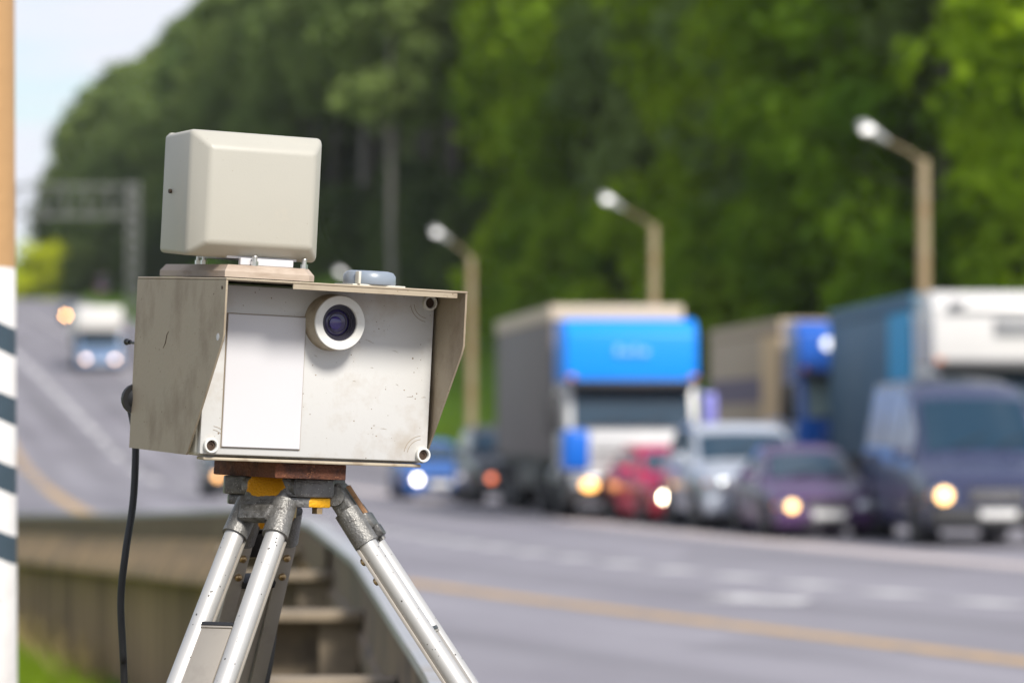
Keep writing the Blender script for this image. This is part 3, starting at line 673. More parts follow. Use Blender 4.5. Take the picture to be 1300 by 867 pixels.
m_wood = mat('raw_wood', (.42, .23, .11), .8, var=.2, vscale=40, dirt=(.2, .1, .05), dscale=30, dstretch=(4, 4, .3), damt=(.5, .7))
HD = 4.875 + .115
hx, hz = gx(366, HD), gz(606, HD)           # top centre of the tripod head
tri = empty('tripod', (hx, HD, 0), 0, 'worn aluminium survey tripod with orange paint spots carrying the speed camera', 'tripod')
rl = Matrix.Rotation(R(2.0), 4, 'Y')
def TM(z): return Matrix.Translation((0, 0, z)) @ rl
PH = (240, -7, 115); T = .665
# head casting: two stacked plates with three flat lobes
def lobes(rad, flat):
    pts = []
    for p in (-7, 113, 235):
        a = R(p + 60)
        for d in (-24, -8, 8, 24): pts.append((rad * math.cos(a + R(d)), rad * math.sin(a + R(d))))
        a = R(p + 120)
        for d in (-11, 11): pts.append((flat * math.cos(a + R(d)), flat * math.sin(a + R(d))))
    return pts
spots(m_cast2, (.90, .45, .015), [((.046, -.062, -.031), (.015, .03, .016)), ((.0775, -.035, -.031), (.01, .016, .016))], .3, 90)
b = MB(); b.prism(lobes(.084, .048), 2, -.0235, 0, .0025, TM(hz)); hd = b.build('head_plate', m_cast, tri)
b = MB(); b.prism(lobes(.078, .046), 2, -.0365, -.0240, .002); ho = b.build('lower_plate', m_cast2, hd); ho.matrix_local = TM(hz)
b = MB(); b.lathe([(0, -.052), (.012, -.052), (.013, -.037), (0, -.037)], 8); b.tube((.042, -.055, -.0445), (.042, -.055, -.0368), .0075, n=6); ho = b.build('centre_bolt', m_brass, hd); ho.matrix_local = TM(hz)
for i, ph in enumerate(PH):
    a = R(ph); rad = Vector((math.cos(a), math.sin(a), 0)); tan = Vector((-math.sin(a), math.cos(a), 0))
    d = (rad * T + Vector((0, 0, -1))).normalized()
    nrm = d.cross(tan).normalized()                      # outward-up of the leg
    if nrm.dot(rad) < 0: nrm = -nrm
    hinge = rad * (.070 if i == 0 else .066) + Vector((.016 if i == 0 else .006, 0, hz - (.018 if i == 0 else .030)))
    Ml = Matrix(((tan.x, d.x, nrm.x, hinge.x), (tan.y, d.y, nrm.y, hinge.y), (tan.z, d.z, nrm.z, hinge.z), (0, 0, 0, 1)))
    leg_len = (hinge.z - .0) / -d.z
    lg = empty('leg'); lg.parent = tri; bpy.data.objects.remove(lg)
    # parts are named for what they are; the two tubes of a leg and its slider belong together under the knuckle casting
    mk = spots(mat('knuckle_cast', (.19, .185, .175), .42, metal=.5, var=.35, vscale=70, dirt=(.04, .035, .03), dscale=28, damt=(.5, .7), bump=.24, bscale=300, speck=(.40, .38, .36), spscale=420, spamt=.42),
               (.88, .40, .015), [((0, -.004, .013), (.033, .019, .016))] if i == 0 else [((.0, .018, -.012), (.024, .03, .02))] if i == 2 else [((.0, -.01, .0), (.005, .005, .005))], .4, 70)
    k = MB()
    k.box(-.031, .031, -.022, .040, -.013, .013, .006, 3)
    k.tube((-.040, -.008, 0), (.040, -.008, 0), .0125, n=18)
    for sx in (-1, 1):
        k.tube((sx * .0265, .016, 0), (sx * .0310, .066, 0), .0165, .0168, n=24)
    k.prism([(-.026, .030), (.026, .030), (.021, .052), (-.021, .052)], 2, .006, .0205, .003)
    kn = k.build('leg', mk, tri); kn.matrix_local = Ml
    for sx in (-1, 1):
        b = MB(); p0 = Vector((sx * .031, .062, 0)); p1 = Vector((sx * .047, .94, 0))
        b.tube(p0, p1, .0130, n=28)
        b.build('tube', m_alu, kn)
    # inner flat channels behind the tubes
    b = MB()
    for sx in (-1, 1):
        b.prism([(sx * .031 - .010, .066), (sx * .031 + .010, .066), (sx * .047 + .010, .94), (sx * .047 - .010, .94)], 2, -.0150, -.0105, .0008)
    b.build('channel', m_taupe, kn)
    q0 = .135 if i == 2 else .205
    b = MB(); b.box(-.0235, .0235, q0, q0 + .003, -.012, .010, .001); b.box(-.0225, .0225, q0 + .003, leg_len - .09, -.0105, .0085, .0012); sl = b.build('slider', m_taupe, kn)
    b = MB(); b.box(-.024, .024, q0 - .0055, q0 - .0002, -.0125, .0105, .001); b.build('slider_cap', m_blk, sl)
    b = MB(); b.box(-.055, .055, .88, .95, -.022, .022, .006); b.tube((-.062, .915, 0), (-.085, .915, 0), .014, n=14); b.build('clamp', m_cast, kn)
    b = MB(); b.tube((0, leg_len - .10, 0), (0, leg_len - .05, 0), .024, .018, n=16); b.tube((0, leg_len - .05, 0), (0, leg_len + .03, 0), .012, .003, n=12); b.box(-.012, .06, leg_len - .075, leg_len - .065, -.012, .012, .003); b.build('foot', m_cast, kn)
    for sx in (-1, 1):
        for yy_ in (.083, .113):
            b = MB(); b.tube((sx * .031, yy_, -.0148), (sx * .031, yy_, -.0178), .0052, n=14); b.ell((sx * .031, yy_, -.0178), (.0050, .0050, .0024), 12); b.build('screw', m_brass, kn)
    if i == 2:
        b = MB(); b.box(-.0195, .0195, .050, .088, -.006, .004, .001); b.box(-.023, .023, .120, .129, -.019, .004, .001); b.build('hinge_block', m_blk, kn)
    if i == 1:
        b = MB(); b.box(-.012, .0, -.012, .046, .0145, .0195, .0008, 1); b.build('wood_wedge', m_wood, kn)
        b = MB(); b.box(-.016, .010, .050, .066, .0125, .0235, .002); b.tube((-.003, .066, .016), (-.003, .071, .016), .005, n=10); b.build('wedge_clip', m_cast, kn)

# ---------------------------------------------------------------- cable
def pp(px, py, D): return Vector((gx(px, D), D, gz(py, D)))
def smooth(pts, n=8):
    o = []; P = [pts[0]] + pts + [pts[-1]]
    for i in range(1, len(P) - 2):
        for k in range(n):
            t_ = k / n; a, b_, c, d = P[i - 1], P[i], P[i + 1], P[i + 2]
            o.append(.5 * (2 * b_ + (c - a) * t_ + (2 * a - 5 * b_ + 4 * c - d) * t_ ** 2 + (3 * b_ - a - 3 * c + d) * t_ ** 3))
    return o + [pts[-1]]
b = MB(); cp = [pp(164, 514, 5.16), pp(168, 530, 5.155), pp(172, 556, 5.14), pp(172, 590, 5.13), pp(169, 640, 5.12), pp(160, 700, 5.10), pp(154, 760, 5.10), pp(157, 830, 5.10), pp(160, 900, 5.11)]
e_ = cp[-1]; cp += [Vector((e_.x + .02, 5.12, .7)), Vector((e_.x + .06, 5.15, .25)), Vector((e_.x + .05, 5.2, .0)), Vector((e_.x - .15, 5.5, -.04)), Vector((e_.x - .6, 5.9, -.06))]
b.path(smooth(cp), .0049, 12)
tag(b.build('power_cable', m_rub), 'black power cable hanging from the back of the speed camera', 'cable')
b = MB(); cp = [pp(374, 680, 5.30), pp(362, 720, 5.34), pp(350, 775, 5.36), pp(346, 820, 5.36), pp(338, 867, 5.36), pp(322, 930, 5.36)]
e_ = cp[-1]; cp += [Vector((e_.x - .03, 5.36, .5)), Vector((e_.x - .03, 5.36, .05)), Vector((e_.x + .1, 5.25, -.03))]
b.path(smooth(cp), .0048, 10)
tag(b.build('strap_cable', m_rub), 'black strap hanging inside the tripod behind its rear leg', 'strap')

# ================================================================ street lamps
m_conc = mat('lamp_concrete', (.31, .24, .15), .9, var=.15, vscale=1.5, dirt=(.26, .13, .06), dscale=.9, damt=(.48, .66))
m_lampm = mat('lamp_grey_metal', (.36, .36, .37), .45, metal=.3, var=.1)
m_arm = mat('lamp_arm_rust', (.20, .15, .09), .8, var=.25, vscale=4)
m_bowl = emit('lamp_bowl', (1.0, .94, .92), .9)
def lamp(px, ytop, D, hpx, hpy, ax_, ay_, label):
    X = gx(px, D); z0 = ZG(X, D); z1 = gz(ytop, D)
    e = empty('street_lamp', (X, D, z0), 0, label, 'street lamp', 'street lamps along the far kerb')
    b = MB(); b.tube((0, 0, -.2), (0, 0, z1 - z0), .18, .125, 14); b.tube((0, 0, z1 - z0), (0, 0, z1 - z0 + .06), .14, .11, 14); b.build('pole', m_conc, e)
    hxx, hzz = gx(hpx, D) - X, gz(hpy, D) - z0; axx, azz = gx(ax_, D) - X, gz(ay_, D) - z0
    b = MB(); b.path([(.02, 0, z1 - z0 - .12), (-.04, 0, z1 - z0 + .0), (axx * .35, 0, z1 - z0 + (azz - z1 + z0) * .42), (axx, 0, azz)], [.055, .055, .046, .04], 10); b.build('arm', m_arm, e)
    d = Vector((hxx - axx, 0, hzz - azz)).normalized(); c = Vector((hxx, 0, hzz))
    q = d.to_track_quat('Z', 'Y').to_matrix().to_4x4(); q.translation = c
    b = MB(); b.lathe([(0, -.36), (.05, -.50), (.08, -.34), (.12, -.12), (.15, .08), (.13, .22), (.06, .30), (0, .31)], 20, q @ Matrix.Diagonal((1, 1.0, 1, 1))); hdd = b.build('lamp_head', m_lampm, e)
    b = MB(); b.ell((hxx - .04, -.05, hzz + .01), (.17, .13, .10), 18); b.build('lamp_bowl', m_bowl, hdd)
lamp(1173, 205, 87.7, 1104, 165, 1126, 178, 'tallest street lamp with tan concrete pole rising behind the white cab truck')
lamp(830, 288, 113, 773, 254, 792, 265, 'street lamp whose tan pole rises behind the blue truck box')
lamp(598, 328, 133, 556, 296, 571, 306, 'street lamp with its pole standing just right of the camera hood')
lamp(464, 372, 166, 433, 346, 444, 354, 'small distant street lamp just above the grey puck on the camera box')

# ================================================================ road gantry at the crest
m_gal = mat('grey_steel', (.16, .165, .155), .6, metal=.2, var=.1)
GD = 285
e = empty('road_gantry', (gx(169, GD), GD, ZG(gx(169, GD), GD)), 0, 'grey steel gantry over the far road at left', 'gantry')
z1 = gz(238, GD) - e.location.z; xl = gx(-60, GD) - e.location.x
for x in (0, xl):
    b = MB()
    for dx in (-.36, .36): b.box(x + dx - .09, x + dx + .09, -.4, .4, -1, z1 + .4, .03)
    for z in np.arange(.3, z1, 1.0): b.box(x - .32, x + .32, -.3, .3, z, z + .45)
    b.build('post', m_gal, e)
b = MB()
for z in (z1 - 2.2, z1): b.box(xl, -.6, -.14, .14, z, z + .22)
n = int(-xl / 1.6)
for k in range(n):
    xa, xb = xl + (-xl) * k / n, xl + (-xl) * (k + 1) / n
    b.tube((xa, 0, z1 - 2.1), (xb - .1, 0, z1 + .1), .08, n=6); b.tube((xb - .1, .1, z1 - 2.1), (xb - .1, .1, z1 + .1), .09, n=6)
b.build('truss_beam', m_gal, e)

# ================================================================ vehicles
def paint(name, c, rough=.28, dirt=True): return mat(name, c, rough, metal=.1, var=.05, vscale=2, coat=.22, spec=.4, dirt=tuple(.6 * x + .04 for x in c) if dirt else None, dscale=1.5, damt=(.55, .85))
m_glass = mat('car_glass', (.012, .035, .06), .05, spec=.55, var=.1)
m_tyre = mat('tyre', (.02, .02, .021), .85, var=.2, vscale=10)
m_rim = mat('alloy_rim', (.17, .17, .175), .35, metal=.8, var=.1, vscale=10)
m_trim = mat('dark_trim', (.025, .025, .027), .55, var=.2, vscale=5)
m_platew = mat('number_plate', (.72, .71, .69), .5, var=.05)
m_lensoff = mat('headlamp_glass', (.5, .52, .55), .08, metal=.6, var=.1, vscale=20)
m_chrome = mat('chrome', (.6, .6, .62), .15, metal=1, var=.05)
m_amber = mat('amber_lens', (.55, .14, .03), .25, var=.1)
E_white = emit('headlamp_white', (1, .9, .9), 9)
E_dim = emit('headlamp_dim', (1, .80, .72), 3.2)
E_warm = emit('headlamp_warm', (1, .54, .20), 3.4)
E_hot = emit('headlamp_hot', (1, .88, .62), 20)
E_or = emit('headlamp_orange', (1, .46, .13), 2.8)
E_red = emit('marker_lamp_red', (.9, .22, .10), 1.8)
E_spot = emit('added_spot_glow', (.8, .85, 1), 1.0)
E_far = emit('far_headlamp', (1, .68, .55), 3.5)
E_amb = emit('headlamp_amber', (1, .46, .16), 36)

def wheel(parent, x, y, r, wd, sgn):
    Mx = Matrix.Translation((x, y, r)) @ Matrix.Rotation(R(90) * sgn, 4, 'Y')
    b = MB(); h = wd / 2
    b.lathe([(r * .62, -h), (r * .92, -h), (r, -h * .7), (r, h * .7), (r * .92, h), (r * .62, h), (r * .62, -h)], 28, Mx); wh = b.build('wheel', m_tyre, parent)
    b = MB(); b.lathe([(r * .62, h * .2), (r * .62, h * .85), (r * .55, h * .6), (r * .5, h * .25), (0, h * .2)], 28, Mx)
    for k in range(5):
        a = k * 2 * math.pi / 5
        b.box(-r * .07, r * .07, r * .1, r * .56, h * .25, h * .7, r * .02, 1, Mx @ Matrix.Rotation(a, 4, 'Z'))
    b.lathe([(0, h * .75), (r * .14, h * .72), (r * .15, h * .2)], 14, Mx); b.build('rim', m_rim, wh)

def car(name, D, px, heading, L, W, prof, body_m, lights, label, cat, hl=(.72, .70, .16, .10), win=(), doors=(), screen=(), rear=(), wb=(.8, .8), wr=.33, group=None, grille=True, py=None, bumper_m=None, roof_rack=False, win_m=None):
    """prof: list of (y from the nose, half width, sill z, belt z, roof z, roof half width)"""
    X = gx(px, D); z0 = ZR(D)
    e = empty(name, (X, D + L / 2 * math.cos(heading), z0), heading, label, cat, group)
    e.location = (X - L / 2 * math.sin(heading), D + L / 2 * math.cos(heading), z0)
    P = np.array(prof, float)
    def at(y): return [float(np.interp(y, P[:, 0], P[:, k])) for k in range(1, 6)]
    def half(y):
        w_, zl, zb, zt_, wt = at(y)
        return [(0, zl), (w_ * .88, zl), (w_ * .97, zl + .08), (w_, zl + .22), (w_ * 1.005, (zl + zb) / 2 + .08), (w_ * .985, zb - .03), (w_ * .955, zb), (wt + .02, zt_ - .07), (wt - .04, zt_ - .02), (wt * .6, zt_ + .012), (0, zt_ + .02)]
    def topz(y, x):
        h = half(y)[6:]; h = h[::-1]
        return float(np.interp(abs(x), [p[0] for p in h], [p[1] for p in h]))
    yst = sorted(set([round(v, 3) for v in list(np.linspace(0, L, 34)) + list(P[:, 0])]))
    rows = []
    for y in yst:
        h = half(y); rows.append([(x, y - L / 2, z) for x, z in h] + [(-x, y - L / 2, z) for x, z in h[-2:0:-1]])
    b = MB(); b.grid(rows, close=True)
    t = bmesh.new(); t.faces.new([t.verts.new(p) for p in rows[0]]); t.faces.new([t.verts.new(p) for p in rows[-1][::-1]]); b._merge(t)
    bmesh.ops.remove_doubles(b.bm, verts=b.bm.verts, dist=1e-4); bmesh.ops.recalc_face_normals(b.bm, faces=b.bm.faces)
    body = b.build('body', body_m, e, angle=42)
    def patch(y0, y1, xf, n=8):
        rows = []
        for y in np.linspace(y0, y1, n):
            wt = at(y)[4]; rows.append([(x, y - L / 2 - .012, topz(y, x) + .014) for x in np.linspace(-wt * xf, wt * xf, 9)])
        return rows
    if screen:
        b = MB(); b.grid(patch(*screen, .93)); s_ = b.build('windscreen', m_glass, e, angle=60)
        b = MB()
        for sx in (-.45, .25):
            w0 = at(screen[0])[4]; ya = screen[0] + .02; yb = screen[0] + .22
            b.tube((sx * w0, ya - L / 2 - .03, topz(ya, sx * w0) + .03), (sx * w0 + .5, yb - L / 2 - .03, topz(yb, sx * w0) + .03), .011, n=6)
        b.build('wiper', m_trim, s_)
    if rear: b = MB(); b.grid([[(x, y + .024, z) for x, y, z in r] for r in patch(*rear, .9)]); b.build('rear_window', m_glass, e, angle=60)
    def spt(y, s, off):      # point on the side between belt and roof
        h = half(y); a, c = h[6], h[7]; return (a[0] + (c[0] - a[0]) * s + off, y - L / 2, a[1] + (c[1] - a[1]) * s)
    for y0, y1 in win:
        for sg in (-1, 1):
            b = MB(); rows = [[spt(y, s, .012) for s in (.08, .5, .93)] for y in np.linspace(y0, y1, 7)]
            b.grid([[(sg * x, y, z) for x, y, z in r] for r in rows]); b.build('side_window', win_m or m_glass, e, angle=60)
    for y0, y1 in doors:
        for sg in (-1, 1):
            rows = []
            for y in np.linspace(y0, y1, 6):
                h = half(y); pts = [h[2], h[3], h[4], h[5], h[6]]
                rows.append([(sg * (x + .007), y - L / 2, z + .02) for x, z in pts])
            b = MB(); b.grid(rows); dr = b.build('door', body_m, e, angle=60)
            h = half(y1); b = MB(); b.box(min(sg * (h[5][0] + .01), sg * (h[5][0] + .04)), max(sg * (h[5][0] + .01), sg * (h[5][0] + .04)), y1 - .22 - L / 2, y1 - .06 - L / 2, h[5][1] - .10, h[5][1] - .07, .006); b.build('handle', m_trim, dr)
    w0, zl0, zb0, zt0, _ = at(0.0); wf = at(.25)[0]
    # bumper, grille, plate, badge
    b = MB(); b.box(-wf * .98, wf * .98, -L / 2 - .07, -L / 2 + .28, zl0 - .02, zl0 + .26, .06, 3); b.build('bumper', bumper_m or body_m, e)
    b = MB(); b.box(-wf * .5, wf * .5, -L / 2 - .085, -L / 2 - .06, zl0 + .02, zl0 + .10, .01); b.build('lower_intake', m_trim, e)
    zh = zl0 + (zt0 - zl0) * hl[1]
    if grille:
        b = MB(); b.box(-wf * .42, wf * .42, -L / 2 - .045, -L / 2 + .02, zh - .10, zh + .09, .015)
        g_ = b.build('grille', m_trim, e)
        b = MB()
        for z in (-.06, -.01, .04): b.box(-wf * .40, wf * .40, -L / 2 - .055, -L / 2 - .044, zh + z, zh + z + .018)
        b.build('grille_bar', m_chrome, g_)
        b = MB(); b.lathe([(.065, 0), (.065, .012), (.05, .012), (.05, 0)], 24, Matrix.Translation((0, -L / 2 - .056, zh)) @ Matrix.Rotation(R(90), 4, 'X')); b.box(-.045, .045, -L / 2 - .066, -L / 2 - .057, zh - .008, zh + .008); b.build('badge', m_chrome, g_)
    b = MB(); b.box(-.26, .26, -L / 2 - .10, -L / 2 - .086, zl0 + .115, zl0 + .228, .004); b.build('number_plate', m_platew, e)
    for sg, lm in zip((-1, 1), lights):
        cx = sg * wf * hl[0]; b = MB(); b.ell((cx, -L / 2 + .0, zh), (hl[2], .09, hl[3]), 18); hlm = b.build('headlight', m_lensoff, e)
        if lm and lm is not m_lensoff:
            b = MB(); b.ell((cx - sg * .0, -L / 2 - .075, zh), (hl[3] * .82, .04, hl[3] * .8), 16); b.build('bulb', lm, hlm)
        b = MB(); b.ell((sg * wf * .97, -L / 2 + .16, zh), (.03, .10, .05), 12); b.build('indicator', m_amber, e)
        ym = screen[0] + .45 if screen else 1.2; hm = half(ym)
        b = MB(); b.ell((sg * (hm[6][0] + .13), ym - L / 2, hm[6][1] + .10), (.12, .07, .085), 16); b.tube((sg * (hm[6][0] - .02), ym - L / 2, hm[6][1] + .03), (sg * (hm[6][0] + .1), ym - L / 2, hm[6][1] + .07), .025, n=8); b.build('mirror', body_m, e)
        b = MB(); b.ell((sg * wf * .8, L / 2 + .0, zb0 + .1), (.12, .05, .09), 14); b.build('tail_lamp', E_red if False else m_amber, e)
    for y in (wb[0], L - wb[1]):
        w_ = at(y)[0]
        for sg in (-1, 1):
            b = MB(); b.tube((sg * (w_ - .3), y - L / 2, wr + .01), (sg * (w_ + .012), y - L / 2, wr + .01), wr * 1.16, n=28); b.build('wheel_arch', m_trim, e)
            wheel(e, sg * (w_ - .085), y - L / 2, wr, .22, sg)
    if roof_rack:
        for sg in (-1, 1):
            y0, y1 = 1.9, 3.6; b = MB(); wt = at(2.5)[4]; zr_ = at(2.5)[3]
            b.path([(sg * (wt - .08), y0 - L / 2, zr_), (sg * (wt - .06), y0 + .15 - L / 2, zr_ + .07), (sg * (wt - .06), y1 - .15 - L / 2, zr_ + .07), (sg * (wt - .08), y1 - L / 2, zr_)], .018, 8); b.build('roof_rail', m_chrome, e)
    return e

SEDAN = [(0, .70, .20, .52, .60, .60), (.12, .80, .16, .60, .68, .68), (.5, .845, .16, .70, .78, .74), (1.15, .85, .16, .80, .86, .74), (1.25, .85, .16, .81, .89, .73), (2.0, .85, .16, .86, 1.27, .62), (2.4, .85, .16, .90, 1.38, .60), (3.0, .85, .16, .93, 1.41, .58), (3.75, .84, .2, .93, 1.05, .66), (4.2, .80, .26, .92, .98, .66), (4.35, .74, .34, .80, .9, .62)]
HATCH = [(0, .68, .2, .52, .58, .58), (.12, .78, .16, .60, .66, .66), (.45, .82, .16, .72, .78, .72), (.95, .83, .16, .82, .87, .72), (1.05, .83, .16, .83, .90, .71), (1.8, .83, .16, .88, 1.24, .60), (2.2, .83, .16, .92, 1.36, .59), (3.3, .82, .16, .96, 1.38, .57), (3.7, .80, .2, .96, 1.06, .62), (3.85, .76, .3, .9, .96, .6)]
SUV = [(0, .80, .32, .80, .88, .68), (.12, .92, .26, .90, .96, .80), (.5, .97, .24, .98, 1.03, .86), (1.25, .98, .24, 1.05, 1.09, .86), (1.35, .98, .24, 1.06, 1.12, .85), (2.0, .98, .24, 1.10, 1.58, .78), (2.4, .98, .24, 1.14, 1.74, .76), (4.0, .97, .24, 1.18, 1.74, .74), (4.45, .95, .28, 1.18, 1.35, .76), (4.6, .9, .36, 1.1, 1.2, .72)]
VAN = [(0, .82, .30, .86, .94, .72), (.12, .94, .26, .95, 1.03, .82), (.5, .985, .24, 1.06, 1.13, .86), (.95, .995, .24, 1.16, 1.24, .86), (1.05, 1.0, .24, 1.18, 1.30, .86), (1.9, 1.0, .24, 1.26, 2.08, .80), (2.4, 1.0, .24, 1.30, 2.28, .78), (3.4, 1.0, .24, 1.32, 2.38, .77), (5.2, 1.0, .24, 1.32, 2.38, .77), (5.4, .98, .28, 1.32, 2.3, .76), (5.5, .96, .32, 1.3, 2.15, .74)]
m_van = paint('van_slate_paint', (.038, .046, .10), dirt=False); m_sed = paint('sedan_plum_paint', (.075, .033, .105), dirt=False); m_suv = paint('suv_silver_paint', (.40, .43, .49), .22, False)
m_red = paint('red_paint', (.55, .008, .05), dirt=False); m_blu = paint('blue_paint', (.02, .11, .38), dirt=False); m_dk = paint('charcoal_paint', (.03, .031, .036), dirt=False); m_mar = paint('maroon_paint', (.22, .05, .09))
Hd = R(5.5)
car('minibus', 53.5, 1266, R(4.6), 5.5, 2.0, VAN, m_van, (E_warm, None), 'dark slate blue minibus with one lit headlight, at the right edge', 'minibus', hl=(.80, .66, .17, .13), win=((1.5, 2.3), (2.45, 3.7), (3.85, 5.1)), doors=((1.25, 2.35), (2.45, 3.75)), screen=(1.08, 1.88), rear=(5.41, 5.48), wb=(.95, 1.1), wr=.36, bumper_m=m_trim, win_m=mat('painted_sky_reflection', (.40, .40, .45), .3, metal=.2, var=.25, vscale=1.2))  # side windows: pale colour stands in for reflected sky
car('sedan', 57.6, 1052, R(6), 4.35, 1.7, SEDAN, m_sed, (E_warm, m_lensoff), 'plum coloured sedan with one warm lit headlight beside the minibus', 'car', hl=(.70, .74, .17, .10), win=((1.65, 2.42), (2.5, 3.3)), doors=((1.35, 2.45), (2.5, 3.35)), screen=(1.28, 1.98), rear=(3.15, 3.7), wb=(.8, .85), wr=.31)
car('suv', 62.0, 968, R(6.5), 4.6, 1.95, SUV, m_suv, (None, None), 'silver blue off-roader with dark windscreen between red car and sedan', 'car', hl=(.74, .82, .19, .11), win=((1.75, 2.5), (2.6, 3.4), (3.5, 4.15)), doors=((1.45, 2.55), (2.6, 3.45)), screen=(1.38, 1.98), rear=(4.05, 4.42), wb=(.88, .95), wr=.38, roof_rack=True)
car('hatchback', 66.3, 886, R(11), 3.85, 1.66, HATCH, m_red, (E_hot, None), 'small bright red car with glaring headlight in front of the blue truck', 'car', hl=(.74, .76, .17, .11), win=((1.45, 2.2), (2.28, 3.2)), doors=((1.15, 2.22), (2.28, 3.1)), screen=(1.08, 1.78), rear=(3.35, 3.68), wb=(.75, .7), wr=.29)
car('blue_car', 92, 558, R(7), 4.35, 1.7, SEDAN, m_blu, (E_white, E_dim), 'blue sedan with two lit white headlights just right of the tripod', 'car', hl=(.66, .70, .15, .10), win=((1.65, 2.42), (2.5, 3.3)), doors=((1.35, 2.45), (2.5, 3.35)), screen=(1.28, 1.98), rear=(3.15, 3.7), wb=(.8, .85), wr=.31)
car('dark_car', 84, 659, R(7), 4.6, 1.85, SUV, m_dk, (E_red, None), 'dark grey car with dull orange lamp beside the truck trailer', 'car', hl=(.66, .50, .17, .10), win=((1.75, 2.5), (2.6, 3.4), (3.5, 4.15)), doors=((1.45, 2.55), (2.6, 3.45)), screen=(1.38, 1.98), rear=(4.05, 4.42), wb=(.88, .95), wr=.36)
car('dark_sedan', 95, 309, R(8), 4.35, 1.7, SEDAN, m_dk, (E_or, None), 'dark sedan mostly hidden behind the speed camera box with one orange headlight', 'car', hl=(.78, .80, .17, .11), win=((1.65, 2.42), (2.5, 3.3)), doors=((1.35, 2.45), (2.5, 3.35)), screen=(1.28, 1.98), rear=(3.15, 3.7), wb=(.8, .85), wr=.31)
car('far_car', 272, 94, R(9), 4.35, 1.7, SEDAN, m_dk, (E_amb, None), 'distant dark car with strong amber headlight behind the far white truck', 'car', hl=(.74, .80, .17, .11), win=((1.65, 2.42), (2.5, 3.3)), doors=(), screen=(1.28, 1.98), rear=(3.15, 3.7), wb=(.8, .85), wr=.31)
car('far_van', 333, 139, R(9), 5.5, 2.0, VAN, m_mar, (None, None), 'distant maroon van under the gantry at the road crest', 'van', hl=(.80, .66, .17, .13), win=((1.5, 2.3), (2.45, 3.7)), doors=(), screen=(1.08, 1.88), rear=(5.41, 5.48), wb=(.95, 1.1), wr=.36)

